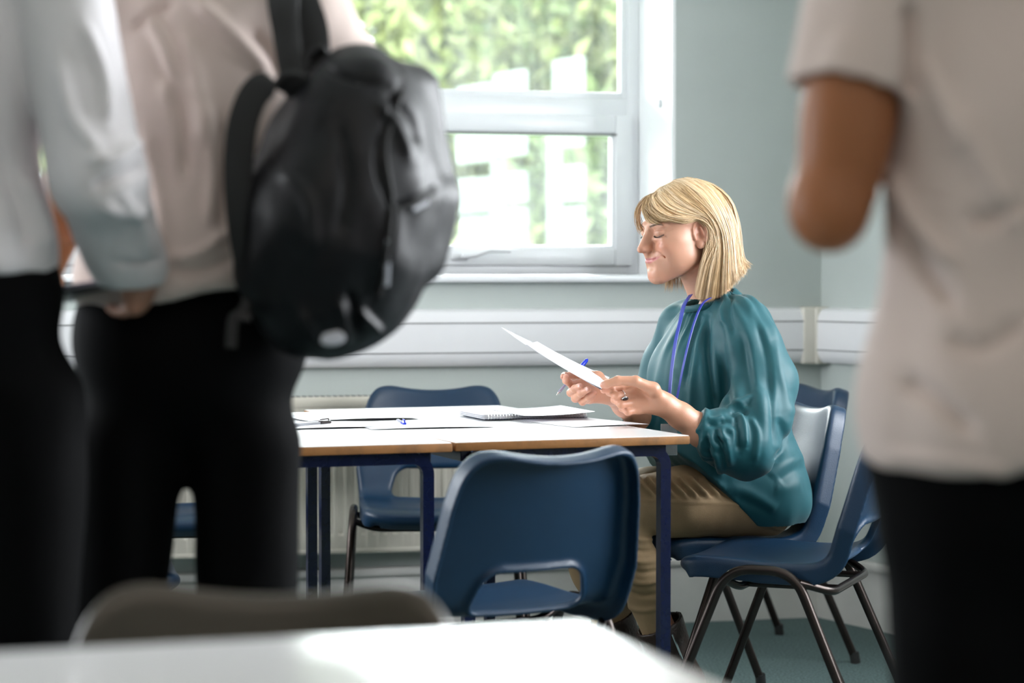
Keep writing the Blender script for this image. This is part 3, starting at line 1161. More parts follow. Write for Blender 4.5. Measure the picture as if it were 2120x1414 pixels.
# ------------------------------------------------------------------ the seated woman
PEL = np.array([0.553, 5.52, 0.0])
FW = np.array([-0.94, -0.34, 0.0]); FW /= np.linalg.norm(FW)
SL = np.array([0.34, -0.94, 0.0]); SL /= np.linalg.norm(SL)      # her left, towards the viewer


def Lc(x, y, z):
    """x = her left, y = backwards, z = height"""
    return PEL + SL * x - FW * y + np.array([0, 0, z])


HEAD_O = np.array([0.424, 5.42, 1.2215])
PSI, HP, HR = math.radians(26), math.radians(4), math.radians(0)
_hl = np.array([math.sin(PSI), -math.cos(PSI), 0]); _hb = np.array([math.cos(PSI), math.sin(PSI), 0]); _hu = np.array([0, 0, 1.0])
HB = np.stack([_hl, _hb, _hu], 1) @ rotm(math.degrees(HP), math.degrees(HR), 0)
HS = 1.06


def head_world(v): return (v * HS) @ HB.T + HEAD_O


def head_field():
    F = Field((-0.085, -0.128, -0.155), (0.088, 0.115, 0.145), 0.0017)
    A = F.add
    A(P_ell((0, 0.018, 0.048), (0.072, 0.086, 0.080)))
    A(P_ell((0, -0.028, 0.040), (0.062, 0.060, 0.062)), 0.03)
    A(P_ell((0, -0.030, -0.010), (0.058, 0.052, 0.070)), 0.03)
    for s in (-1, 1):
        A(P_ell((s * 0.044, -0.048, -0.012), (0.020, 0.024, 0.020)), 0.025)          # cheekbone
        A(P_ell((s * 0.037, -0.069, -0.026), (0.020, 0.018, 0.017)), 0.016)          # smiling cheek
        A(P_ell((s * 0.041, -0.050, -0.050), (0.017, 0.024, 0.022)), 0.02)
        A(P_cap((s * 0.045, -0.012, -0.056), (s * 0.014, -0.070, -0.094), 0.013, 0.014), 0.030)  # jaw
        A(P_ell((s * 0.042, -0.022, -0.036), (0.019, 0.034, 0.034)), 0.03)
    A(P_ell((0, -0.078, -0.0910), (0.019, 0.015, 0.0150)), 0.016)                      # chin
    A(P_ell((0, -0.040, -0.064), (0.046, 0.045, 0.036)), 0.02)
    A(P_ell((0, -0.073, -0.054), (0.028, 0.022, 0.026)), 0.02)                        # mouth mound
    # brow ridge and eye sockets
    for s in (-1, 1):
        F.cut(P_ell((s * 0.0315, -0.100, 0.008), (0.017, 0.016, 0.012)), 0.018)
        A(P_cap((s * 0.013, -0.089, 0.026), (s * 0.044, -0.076, 0.027), 0.0065, 0.006), 0.014)
        F.cut(P_ell((s * 0.014, -0.098, 0.012), (0.006, 0.010, 0.008)), 0.01)
        # lids closed over the ball, looking down
        A(P_ell((s * 0.0315, -0.0765, 0.0085), (0.0155, 0.0135, 0.0120)), 0.004)
        A(P_cap((s * 0.020, -0.0845, -0.006), (s * 0.043, -0.0785, -0.006), 0.0045, 0.0045), 0.008)   # puffed lower lid
        F.cut(P_cap((s * 0.0185, -0.0890, 0.0030), (s * 0.0315, -0.0905, -0.0005), 0.0010, 0.0012), 0.003)
        F.cut(P_cap((s * 0.0315, -0.0905, -0.0005), (s * 0.0465, -0.0800, 0.0030), 0.0012, 0.0008), 0.003)
        F.cut(P_cap((s * 0.020, -0.0900, 0.0145), (s * 0.044, -0.0800, 0.0160), 0.0008, 0.0008), 0.004)  # lid crease
    # nose
    A(P_cap((0, -0.087, 0.020), (0, -0.1120, -0.023), 0.0062, 0.0072), 0.013)
    A(P_cap((0, -0.084, 0.004), (0, -0.098, -0.024), 0.0085, 0.0095), 0.012)
    A(P_ell((0, -0.1142, -0.0290), (0.0074, 0.0082, 0.0070)), 0.007)
    for s in (-1, 1):
        A(P_ell((s * 0.0105, -0.1010, -0.0290), (0.0068, 0.0110, 0.0066)), 0.006)
        F.cut(P_ell((s * 0.0056, -0.1060, -0.0365), (0.0030, 0.0060, 0.0032)), 0.002)
        F.cut(P_cap((s * 0.0185, -0.0975, -0.0250), (s * 0.0190, -0.0920, -0.0350), 0.0008, 0.0008), 0.004)
    A(P_cap((0, -0.1005, -0.034), (0, -0.0975, -0.044), 0.0055, 0.0065), 0.008)
    # lips, a closed smile
    up = [(-0.034, -0.0705, -0.0452), (-0.018, -0.0885, -0.0508), (-0.005, -0.0940, -0.0500), (0.005, -0.0940, -0.0500), (0.018, -0.0885, -0.0508), (0.034, -0.0705, -0.0452)]
    chain(F, up, [0.0016, 0.0028, 0.0033, 0.0033, 0.0028, 0.0016], 0.005)
    lo = [(-0.032, -0.0705, -0.0480), (-0.016, -0.0880, -0.0568), (0, -0.0925, -0.0582), (0.016, -0.0880, -0.0568), (0.032, -0.0705, -0.0480)]
    chain(F, lo, [0.0016, 0.0034, 0.0040, 0.0034, 0.0016], 0.005)
    ml = [(-0.039, -0.0700, -0.0428), (-0.019, -0.0925, -0.0530), (0, -0.0990, -0.0540), (0.019, -0.0925, -0.0530), (0.039, -0.0700, -0.0428)]
    chain(F, ml, [0.0009] * 5, 0.003, sub=True)
    F.cut(P_cap((-0.0120, -0.0950, -0.0695), (0.0120, -0.0950, -0.0695), 0.0035), 0.012)
    for s in (-1, 1):       # smile folds
        chain(F, [(s * 0.0240, -0.0960, -0.0290), (s * 0.0350, -0.0860, -0.0370), (s * 0.0440, -0.0740, -0.0470), (s * 0.0455, -0.0680, -0.0620)],
              [0.0006, 0.0009, 0.0010, 0.0004], 0.005, sub=True)
        # crow's feet
        for dz in (0.006, 0.0, -0.006):
            F.cut(P_cap((s * 0.050, -0.0760, 0.002 + dz * 0.6), (s * 0.0585, -0.0600, 0.002 + dz * 1.8), 0.0005), 0.002)
    # ears
    for s in (-1, 1):
        R = rotm(10, 0, -s * 22)
        c = np.array((s * 0.0705, 0.007, 0.000))
        A(P_ell(c, (0.0055, 0.0170, 0.0310), R), 0.007)
        pts = []
        for k in range(11):
            a = math.radians(-62 + k * 27)
            pts.append(c + R @ np.array((s * 0.0050, 0.0165 * math.cos(a), 0.0030 + 0.0270 * math.sin(a))))
        chain(F, pts, [0.0030, 0.0032, 0.0034, 0.0034, 0.0034, 0.0034, 0.0034, 0.0032, 0.0030, 0.0028, 0.0026], 0.002)
        F.cut(P_ell(c + R @ np.array((s * 0.0058, 0.0000, 0.0120)), (0.0050, 0.0100, 0.0125), R), 0.003)
        F.cut(P_ell(c + R @ np.array((s * 0.0060, -0.0025, -0.0050)), (0.0070, 0.0085, 0.0095), R), 0.003)
        A(P_cap(c + R @ np.array((s * 0.0042, 0.0080, -0.0080)), c + R @ np.array((s * 0.0040, 0.0035, 0.0150)), 0.0022), 0.003)
        A(P_ell(c + R @ np.array((s * 0.0040, -0.0145, -0.004)), (0.0030, 0.0035, 0.0060), R), 0.004)
        A(P_ell(c + R @ np.array((s * 0.0030, -0.0060, -0.0260)), (0.0048, 0.0078, 0.0085), R), 0.005)
    # neck
    nb = HB.T @ ((Lc(0.034, -0.055, 1.035) - HEAD_O) / HS)
    A(P_cap((0, 0.020, -0.035), nb, 0.047, 0.050), 0.022)
    A(P_cap((0.036, 0.022, -0.045), (0.012, nb[1] - 0.045, nb[2] + 0.02), 0.010, 0.007), 0.015)   # neck tendon
    return F


HF = head_field()


def face_y(x, z):
    """front surface of the face at (x, z) in head space"""
    i = int(round((x - HF.lo[0]) / HF.h)); k = int(round((z - HF.lo[2]) / HF.h))
    col = HF.f[i, :, k]
    j = int(np.argmax(col < 0))
    return HF.lo[1] + HF.h * (j - 1 + col[j - 1] / max(col[j - 1] - col[j], 1e-6))


def skin_cols(v, base, local):
    """natural colouring: pink lips, cheeks, nose and ears"""
    n = len(v)
    c = np.tile(np.array(base), (n, 1)).astype(float)
    x, y, z = local[:, 0], local[:, 1], local[:, 2]
    ax = np.abs(x)

    def mixc(w, col):
        w = np.clip(w, 0, 1)[:, None]
        c[:] = c * (1 - w) + np.array(col) * w
    rosy = (base[0] * 0.98, base[1] * 0.66, base[2] * 0.62)
    mixc(0.75 * np.exp(-(((ax - 0.040) / 0.018) ** 2 + ((z + 0.024) / 0.017) ** 2 + ((y + 0.07) / 0.03) ** 2)), rosy)
    mixc(0.6 * np.exp(-((x / 0.012) ** 2 + ((z + 0.028) / 0.012) ** 2 + ((y + 0.108) / 0.014) ** 2)), rosy)
    mixc(0.5 * np.exp(-(((ax - 0.072) / 0.010) ** 2 + ((z - 0.006) / 0.03) ** 2 + ((y - 0.006) / 0.02) ** 2)), rosy)
    mixc(0.35 * np.exp(-((x / 0.025) ** 2 + ((z + 0.092) / 0.014) ** 2)) * (y < -0.06), rosy)
    lip = (0.50, 0.175, 0.160)
    zl = -0.0543 + 6.6 * ax ** 2
    hw = np.where(z > zl, 0.0052, 0.0080) * np.clip(1 - (ax / 0.037) ** 2, 0, 1)
    mixc(np.clip((hw - np.abs(z - zl)) / 0.0015 + 0.5, 0, 1) * (y < -0.066) * (ax < 0.037), lip)
    # eyebrow
    zb = 0.0235 + 0.006 * np.sin(np.clip((ax - 0.012) / 0.036, 0, 1) * 2.2)
    mixc(0.75 * np.clip(1 - np.abs(z - zb) / 0.0026, 0, 1) * (ax > 0.013) * (ax < 0.049) * (y < -0.05), (0.20, 0.125, 0.075))
    # eyelid line
    t = np.clip((ax - 0.0185) / 0.028, 0, 1)
    ze = 0.0030 - 0.0042 * np.sin(t * math.pi)
    mixc(0.9 * np.clip(1.4 - np.abs(z - ze) / 0.0013, 0, 1) * (ax > 0.018) * (ax < 0.047) * (y < -0.072), (0.035, 0.022, 0.018))
    mixc(0.25 * np.exp(-(((ax - 0.031) / 0.014) ** 2 + ((z - 0.012) / 0.006) ** 2)) * (y < -0.07), (0.42, 0.24, 0.18))
    return c


SK = (0.55, 0.285, 0.19)


def hand_field(lo, hi, h, spec, arm):
    """spec: dict with wrist, fingers [(pts, rads)], palm width; arm: list of (pt, r)"""
    F = Field(lo, hi, h)
    chain(F, [p for p, r in arm], [r for p, r in arm], 0.02)
    Wp = spec['wrist']
    for pts, rads in spec['fingers']:
        F.add(P_cap(Wp + (pts[0] - Wp) * 0.25, pts[0], 0.0150, rads[0] * 1.15), 0.016)
    for a, b in zip(spec['fingers'][:-1], spec['fingers'][1:]):
        m = (a[0][0] + b[0][0]) / 2
        F.add(P_cap(Wp + (m - Wp) * 0.3, Wp + (m - Wp) * 0.93, 0.015, 0.0098), 0.012)
    th = spec['thumb']
    F.add(P_cap(Wp + (th[0][0] - Wp) * 0.4, th[0][0], 0.016, th[1][0]), 0.014)
    for pts, rads in spec['fingers'] + [th]:
        for i in range(len(pts) - 1):
            # separate fingers stay apart: small blend radius, knuckles slightly fuller
            F.add(P_cap(pts[i], pts[i + 1], rads[i], rads[i + 1]), 0.0028 if i else 0.007)
        for i in range(1, len(pts) - 1):
            F.add(P_ell(pts[i], (rads[i] * 1.07,) * 3), 0.003)
    F.add(P_cap(th[0][0], spec['fingers'][0][0][0], 0.009, 0.008), 0.018)      # web of the thumb
    return F


def Wn(px, py, Y): return np.array(W(px, py, Y))


WR_L = Wn(1376, 838, 5.140)
ELB_L = Lc(0.235, -0.085, 0.715)
LH = dict(wrist=WR_L, fingers=[
    ([Wn(1316, 797, 5.145), Wn(1286, 803, 5.135), Wn(1266, 806, 5.122), Wn(1249, 808, 5.112)], [0.0108, 0.0093, 0.0085, 0.0074]),
    ([Wn(1312, 815, 5.132), Wn(1277, 820, 5.110), Wn(1262, 812, 5.132), Wn(1258, 807, 5.150)], [0.0110, 0.0095, 0.0085, 0.0076]),
    ([Wn(1315, 833, 5.128), Wn(1286, 838, 5.105), Wn(1272, 828, 5.128), Wn(1272, 818, 5.150)], [0.0105, 0.0090, 0.0082, 0.0074]),
    ([Wn(1322, 848, 5.130), Wn(1300, 853, 5.112), Wn(1288, 846, 5.130), Wn(1287, 838, 5.148)], [0.0095, 0.0082, 0.0074, 0.0068])],
    thumb=([Wn(1352, 806, 5.108), Wn(1316, 789, 5.092), Wn(1279, 788, 5.090), Wn(1256, 795, 5.094), Wn(1249, 797, 5.096)], [0.0150, 0.0122, 0.0108, 0.0094, 0.0082]))
ARM_L = [(ELB_L, 0.043), (Wn(1455, 893, 5.175), 0.037), (Wn(1408, 860, 5.155), 0.0285), (WR_L, 0.0250), (WR_L + (Wn(1340, 820, 5.14) - WR_L) * 0.5, 0.025)]
WR_R = Wn(1262, 812, 5.240)
ELB_R = Lc(-0.195, -0.12, 0.735)
RH = dict(wrist=WR_R, fingers=[
    ([Wn(1213, 790, 5.262), Wn(1184, 797, 5.225), Wn(1172, 788, 5.195), Wn(1172, 781, 5.178)], [0.0108, 0.0093, 0.0085, 0.0076]),
    ([Wn(1208, 804, 5.250), Wn(1182, 813, 5.205), Wn(1190, 805, 5.165), Wn(1201, 800, 5.150)], [0.0110, 0.0097, 0.0087, 0.0079]),
    ([Wn(1212, 817, 5.238), Wn(1191, 825, 5.190), Wn(1203, 814, 5.155), Wn(1217, 807, 5.142)], [0.0105, 0.0092, 0.0084, 0.0076]),
    ([Wn(1220, 826, 5.228), Wn(1206, 832, 5.185), Wn(1219, 822, 5.155), Wn(1230, 814, 5.148)], [0.0095, 0.0083, 0.0076, 0.0070])],
    thumb=([Wn(1237, 783, 5.275), Wn(1212, 774, 5.290), Wn(1186, 777, 5.270), Wn(1170, 779, 5.245), Wn(1167, 780, 5.23)], [0.0150, 0.0122, 0.0110, 0.0096, 0.0086]))
ARM_R = [(ELB_R, 0.040), (Wn(1322, 866, 5.42), 0.032), (Wn(1292, 838, 5.33), 0.0265), (WR_R, 0.0255), (WR_R + (Wn(1213, 800, 5.25) - WR_R) * 0.4, 0.025)]


def field_around(pts, pad, h):
    P = np.array(pts)
    return P.min(0) - pad, P.max(0) + pad


def body_of_woman():
    parts = []; cols = []
    v, q = HF.mesh(smooth=2)
    cols.append(skin_cols(v, SK, v))
    parts.append((head_world(v), q))
    for S, A in ((LH, ARM_L), (RH, ARM_R)):
        allp = [p for f in S['fingers'] for p in f[0]] + list(S['thumb'][0]) + [A[-3][0], A[-2][0], A[1][0]]
        lo, hi = field_around(allp, 0.045, 0)
        F = hand_field(lo, hi, 0.0016, S, A)
        v, q = F.mesh(smooth=2)
        c = np.tile(np.array(SK) * np.array((0.98, 0.92, 0.88)), (len(v), 1))
        for f in S['fingers'] + [S['thumb']]:
            tip = f[0][-1]
            w = np.exp(-((np.linalg.norm(v - tip, axis=1)) / 0.013) ** 2)[:, None]
            c = c * (1 - 0.5 * w) + np.array((0.62, 0.27, 0.20)) * 0.5 * w
            for kn in (f[0][0], f[0][1]):
                w = np.exp(-((np.linalg.norm(v - kn, axis=1)) / 0.011) ** 2)[:, None]
                c = c * (1 - 0.25 * w) + np.array((0.60, 0.26, 0.19)) * 0.25 * w
        cols.append(c); parts.append((v, q))
    # trunk, upper arms and legs, inside the clothes
    F = Field(*body_box(), 0.009)
    torso(F, -0.018)
    for s in (-1, 1):
        hip, knee, ank = legpts(s)
        F.add(P_cap(hip, knee, 0.075, 0.050), 0.03).add(P_cap(knee, ank, 0.045, 0.032), 0.02)
    F.add(P_cap(SHO_L, Lc(0.222, -0.03, 0.86), 0.042, 0.036), 0.03).add(P_cap(Lc(0.222, -0.03, 0.86), ELB_L, 0.036, 0.034), 0.01).add(P_cap(ELB_L, ARM_L[2][0], 0.036, 0.026), 0.01)
    F.add(P_cap(SHO_R, ELB_R, 0.042, 0.034), 0.03).add(P_cap(ELB_R, ARM_R[2][0], 0.036, 0.026), 0.01)
    v, q = F.mesh(smooth=1)
    cols.append(np.tile(np.array(SK), (len(v), 1))); parts.append((v, q))
    V, Q = join_np(parts)
    me = mesh_np('person', V, Q)
    color_attr(me, 'skin', np.concatenate(cols))
    return me


SHO_L = Lc(0.185, -0.045, 0.985)
SHO_R = Lc(-0.135, -0.075, 0.985)


def body_box():
    return np.array([-0.05, 4.95, 0.02]), np.array([0.85, 5.85, 1.12])


def legpts(s):
    if s > 0: return Lc(0.10, 0.03, 0.555), Lc(0.095, -0.375, 0.553), Lc(0.095, -0.165, 0.11)
    return Lc(-0.09, 0.03, 0.545), Lc(-0.085, -0.40, 0.525), Lc(-0.085, -0.235, 0.11)


def torso(F, g=0.0):
    A = F.add
    r = lambda a: tuple(x + g for x in a)
    def E(c, rr, k=0.05):
        ax = rotm(0, 0, 0)
        R = np.stack([SL, -FW, [0, 0, 1.0]], 1)
        A(P_ell(Lc(*c), r(rr), R), k)
    E((0, 0.030, 0.570), (0.185, 0.128, 0.125))
    E((0.005, 0.005, 0.720), (0.150, 0.118, 0.16), 0.07)
    E((0.015, -0.028, 0.880), (0.165, 0.118, 0.165), 0.06)
    for s in (-1, 1):
        E((0.02 + s * 0.07, -0.115, 0.875), (0.070, 0.060, 0.068), 0.05)
    A(P_cap(Lc(-0.115, -0.055, 1.000), Lc(0.165, -0.030, 1.000), 0.052 + g, 0.052 + g), 0.05)
    A(P_cap(Lc(0.03, -0.055, 1.00), Lc(0.034, -0.062, 1.045), 0.062 + g, 0.052 + g), 0.05)


def blouse():
    h = 0.0036
    F = Field((0.10, 4.98, 0.50), (0.86, 5.80, 1.10), h)
    torso(F, 0.008)
    R = np.stack([SL, -FW, [0, 0, 1.0]], 1)
    A = F.add
    A(P_ell(Lc(0.02, -0.105, 0.79), (0.150, 0.095, 0.20), R), 0.07)       # loose front
    A(P_ell(Lc(0.03, -0.110, 0.675), (0.160, 0.118, 0.10), R), 0.06)
    A(P_ell(Lc(0.0, 0.045, 0.62), (0.200, 0.125, 0.14), R), 0.06)
    A(P_ell(Lc(0.07, 0.07, 0.545), (0.130, 0.110, 0.085), R), 0.05)
    # hem lying over the lap
    for s in (-1, 1):
        A(P_cap(Lc(s * 0.10, 0.03, 0.585), Lc(s * 0.10, -0.14, 0.590), 0.098, 0.088), 0.05)
    # full sleeves, gathered into cuffs
    def sleeve(pts, rs):
        chain(F, pts, rs, 0.035)
    sleeve([Lc(0.150, -0.040, 1.005), Lc(0.200, -0.035, 0.945), Lc(0.240, -0.020, 0.86), Wn(1560, 870, 5.235), Wn(1540, 925, 5.20)],
           [0.058, 0.068, 0.073, 0.078, 0.066])
    sleeve([Wn(1540, 925, 5.20), Wn(1502, 905, 5.18), Wn(1474, 893, 5.172)], [0.066, 0.058, 0.046])
    sleeve([Wn(1545, 935, 5.20), Wn(1500, 925, 5.19)], [0.058, 0.050])
    cuff_a, cuff_b = Wn(1470, 893, 5.172), Wn(1446, 878, 5.168)
    F.add(P_cap(cuff_a, cuff_b, 0.0415, 0.0400), 0.006)
    ax = (cuff_b - cuff_a) / np.linalg.norm(cuff_b - cuff_a)
    # far sleeve
    sleeve([SHO_R, Lc(-0.205, -0.075, 0.88), Lc(-0.215, -0.11, 0.78), ELB_R], [0.060, 0.066, 0.066, 0.058])
    sleeve([ELB_R, Wn(1345, 884, 5.50), Wn(1322, 868, 5.43)], [0.058, 0.050, 0.040])
    X, Y, Z = F.grid()
    # cut: neck opening, open ends of the sleeves, thighs leave at the hem
    nk = Lc(0.034, -0.082, 1.062)
    F.cut(P_ell(nk, (0.070, 0.070, 0.024), np.stack([SL, -FW, [0, 0, 1.0]], 1) @ rotm(18, 0, 0)), 0.006)
    Rc = np.array(Vector(ax).to_track_quat('Z', 'Y').to_matrix())
    F.cut(P_box(cuff_b + ax * 0.052, (0.06, 0.06, 0.045), Rc, 0.0), 0.0)
    axr = Wn(1292, 838, 5.33) - Wn(1322, 866, 5.42); axr /= np.linalg.norm(axr)
    F.cut(P_box(Wn(1316, 861, 5.40) + axr * 0.045, (0.07, 0.07, 0.045), np.array(Vector(axr).to_track_quat('Z', 'Y').to_matrix()), 0.0))
    hem = (Z - (0.545 + 0.02 * np.sin(X * 20))) * -1.0
    lx = (X - PEL[0]) * SL[0] + (Y - PEL[1]) * SL[1]
    ly = -((X - PEL[0]) * FW[0] + (Y - PEL[1]) * FW[1])
    hemz = 0.475 + np.clip((0.02 - ly) * 0.95, -0.02, 0.25) - np.clip(ly - 0.10, 0, 0.1) * 0.1
    F.f = np.maximum(F.f, ((hemz - Z) * 0.72).astype(np.float32))
    v, q = F.mesh(smooth=2)
    n = normals(v, q)
    rg_ = []
    def rg(w, hh, *pts):
        if pts[-1][1] > 985 or (pts[0][0] > 1640): w, hh = w * 1.7, hh * 0.5
        rg_.append((pts, w * 1.12, hh * 0.8))
    # gathers below the collar, raglan seam, drape of the sleeve, cuffs
    rg(9, 0.008, (1440, 640), (1412, 700), (1395, 790))
    rg(7, 0.008, (1466, 645), (1448, 700), (1433, 780), (1428, 850), (1426, 900))
    rg(7, 0.006, (1425, 640), (1393, 690), (1368, 770), (1362, 800))
    rg(6, -0.007, (1430, 650), (1402, 710), (1385, 800), (1385, 860))
    rg(5, -0.009, (1455, 650), (1432, 720), (1418, 800))
    rg(8, 0.006, (1452, 690), (1455, 780), (1462, 840), (1450, 960))
    rg(10, 0.008, (1486, 632), (1480, 700), (1488, 780), (1494, 840))
    rg(4, -0.010, (1470, 655), (1466, 720), (1474, 800), (1482, 850))
    rg(11, 0.010, (1502, 625), (1510, 700), (1522, 780), (1530, 850))
    rg(8, -0.009, (1494, 660), (1497, 740), (1506, 820), (1512, 850))
    rg(12, 0.009, (1520, 618), (1550, 690), (1566, 780), (1580, 880), (1576, 960))
    rg(9, -0.009, (1535, 680), (1546, 760), (1552, 820), (1540, 845))
    rg(5, 0.009, (1506, 604), (1499, 640), (1500, 680))
    rg(4, -0.008, (1515, 612), (1512, 650), (1520, 690))
    rg(9, 0.008, (1538, 604), (1580, 680), (1598, 780), (1604, 860))
    rg(7, -0.009, (1560, 650), (1588, 740), (1596, 840), (1600, 930))
    rg(8, 0.008, (1600, 700), (1618, 790), (1636, 870))
    # elbow creases
    rg(6, 0.012, (1502, 846), (1520, 838), (1540, 832), (1560, 810))
    rg(5, -0.012, (1510, 856), (1530, 848), (1550, 860))
    rg(6, 0.011, (1530, 856), (1540, 880), (1545, 930))
    rg(5, -0.011, (1522, 862), (1528, 890), (1530, 940))
    rg(6, 0.009, (1552, 862), (1566, 900), (1562, 960))
    rg(5, 0.008, (1500, 862), (1480, 868), (1462, 866))
    rg(4, -0.007, (1500, 872), (1482, 880), (1466, 880))
    rg(6, 0.011, (1468, 890), (1478, 925), (1490, 965), (1492, 985))
    rg(4, -0.010, (1464, 900), (1468, 935), (1482, 975))
    rg(6, 0.009, (1490, 880), (1506, 920), (1515, 970))
    rg(5, -0.010, (1480, 885), (1494, 930), (1502, 975))
    rg(4, 0.007, (1456, 905), (1456, 930), (1466, 955))
    # trunk folds near the waist and seat
    rg(7, 0.012, (1670, 948), (1640, 952), (1610, 968), (1590, 990))
    rg(6, -0.011, (1668, 965), (1640, 978), (1612, 1000))
    rg(8, 0.009, (1662, 1000), (1630, 1010), (1600, 1008))
    rg(6, 0.011, (1500, 1008), (1550, 1020), (1590, 1045), (1606, 1058))
    rg(5, -0.009, (1520, 1030), (1560, 1045), (1600, 1066))
    rg(9, 0.008, (1640, 830), (1628, 900), (1606, 940))
    rg(7, -0.009, (1612, 860), (1622, 920), (1600, 960))
    rg(8, 0.007, (1400, 900), (1420, 960), (1480, 1000))
    rg(6, -0.006, (1430, 930), (1460, 980), (1520, 1005))
    v = crease(v, n, rg_)
    # fine vertical cloth waviness and gathers around the neck and the cuff
    lxv = (v - PEL) @ SL; lyv = -((v - PEL) @ FW)
    ang = np.arctan2(lyv + 0.06, lxv - 0.034)
    dz = 1.062 - v[:, 2]
    gather = 0.0032 * np.sin(ang * 21 + 3 * np.sin(ang * 5)) * np.exp(-np.maximum(dz, 0) / 0.10)
    wav = 0.004 * vnoise(v[:, 0], v[:, 1], v[:, 2], (26, 26, 6))
    dcuff = np.linalg.norm(v - (cuff_a - ax * 0.01), axis=1)
    v = v + normals(v, q) * (gather + wav)[:, None]
    # a stand-up line: cuffs get close gathers
    t = (v - cuff_a) @ ax
    rad = (v - cuff_a) - t[:, None] * ax
    b1 = np.cross(ax, [0, 0, 1]); b1 /= np.linalg.norm(b1); b2 = np.cross(ax, b1)
    an = np.arctan2(rad @ b1, rad @ b2)
    w = np.exp(-((t + 0.022) / 0.018) ** 2) * (dcuff < 0.07)
    v = v + normals(v, q) * (0.0028 * np.sin(an * 15) * w)[:, None]
    return v, q, (cuff_a, cuff_b, ax)


def trousers():
    F = Field((0.02, 4.95, 0.10), (0.85, 5.85, 0.72), 0.0045)
    R = np.stack([SL, -FW, [0, 0, 1.0]], 1)
    F.add(P_ell(Lc(0, 0.035, 0.575), (0.185, 0.130, 0.110), R))
    for s in (-1, 1):
        hip, knee, ank = legpts(s)
        mid = (hip + knee) / 2 + np.array([0, 0, 0.004])
        F.add(P_cap(hip, mid, 0.096, 0.084), 0.04).add(P_cap(mid, knee, 0.084, 0.064), 0.03)
        calf = knee + (ank - knee) * 0.35 - FW * 0.008
        a2 = knee + (ank - knee) * 1.0
        F.add(P_cap(knee, calf, 0.060, 0.060), 0.02).add(P_cap(calf, a2, 0.060, 0.043), 0.02)
    # flat underside on the seat
    X, Y, Z = F.grid()
    lyv = -((X - PEL[0]) * FW[0] + (Y - PEL[1]) * FW[1])
    seat = np.where(lyv > -0.235, (0.472 - Z), -1.0).astype(np.float32)
    F.f = np.maximum(F.f, seat)
    v, q = F.mesh(smooth=3)
    n = normals(v, q)
    d = 0.0022 * vnoise(v[:, 0], v[:, 1], v[:, 2], (30, 30, 18))
    # creases across the lap and behind the knee
    cr = []
    for i, x in enumerate((1312, 1334, 1356, 1380, 1402, 1426, 1450)):
        cr.append((((x, 985), (x + 18, 1004), (x + 44, 1030)), 5, 0.0065))
        cr.append((((x + 11, 985), (x + 30, 1006), (x + 54, 1030)), 4, -0.006))
    for i, y in enumerate((1105, 1128, 1150, 1172, 1194, 1220, 1250)):
        cr.append((((1290, y), (1330, y + 14), (1395, y + 2)), 5, 0.0055 * (-1) ** i))
    cr.append((((1300, 1034), (1420, 1040), (1540, 1046), (1620, 1078)), 2.5, 0.0022))
    cr.append((((1585, 1070), (1600, 1090), (1625, 1096)), 5, 0.004))
    v = crease(v + n * d[:, None], n, cr)
    return v, q


def boot(s):
    hip, knee, ank = legpts(s)
    base = ank.copy(); base[2] = 0
    h = 0.004
    fwd = FW + SL * (0.10 if s > 0 else -0.10); fwd /= np.linalg.norm(fwd)
    top = knee + (ank - knee) * 0.66
    F = Field(base + np.array([-0.26, -0.22, 0.0]) - [0, 0, 0.01], base + np.array([0.16, 0.16, 0.30]), h)
    F.add(P_cap(top, ank + [0, 0, -0.02], 0.062, 0.048))
    heel = base - fwd * 0.035 + [0, 0, 0.042]
    ball = base + fwd * 0.125 + [0, 0, 0.036]
    toe = base + fwd * 0.185 + [0, 0, 0.030]
    F.add(P_cap(ank + [0, 0, -0.01], heel, 0.045, 0.034), 0.03)
    F.add(P_cap(ank + fwd * 0.01, ball, 0.042, 0.040), 0.03)
    F.add(P_cap(ball, toe, 0.040, 0.027), 0.02)
    X, Y, Z = F.grid()
    F.f = np.maximum(F.f, (0.012 - Z).astype(np.float32) * np.ones_like(F.f))
    ax = (top - ank) / np.linalg.norm(top - ank)
    tp = (X - top[0]) * ax[0] + (Y - top[1]) * ax[1] + (Z - top[2]) * ax[2]
    F.f = np.maximum(F.f, tp.astype(np.float32) - 0.0)
    F.cut(P_cap(top + ax * 0.03, top - ax * 0.03, 0.055, 0.052))
    v, q = F.mesh(smooth=2)
    # sole
    S = Field(base + np.array([-0.26, -0.22, -0.01]), base + np.array([0.16, 0.16, 0.04]), h)
    S.add(P_cap(heel * [1, 1, 0] + [0, 0, 0.015], ball * [1, 1, 0] + [0, 0, 0.015], 0.034, 0.042)).add(P_cap(ball * [1, 1, 0] + [0, 0, 0.015], toe * [1, 1, 0] + [0, 0, 0.015], 0.042, 0.030), 0.01)
    X, Y, Z = S.grid()
    S.f = np.maximum(S.f, np.maximum(Z - 0.018, 0.0005 - Z).astype(np.float32) * np.ones_like(S.f))
    return (v, q), S.mesh(smooth=1), (top, ax)


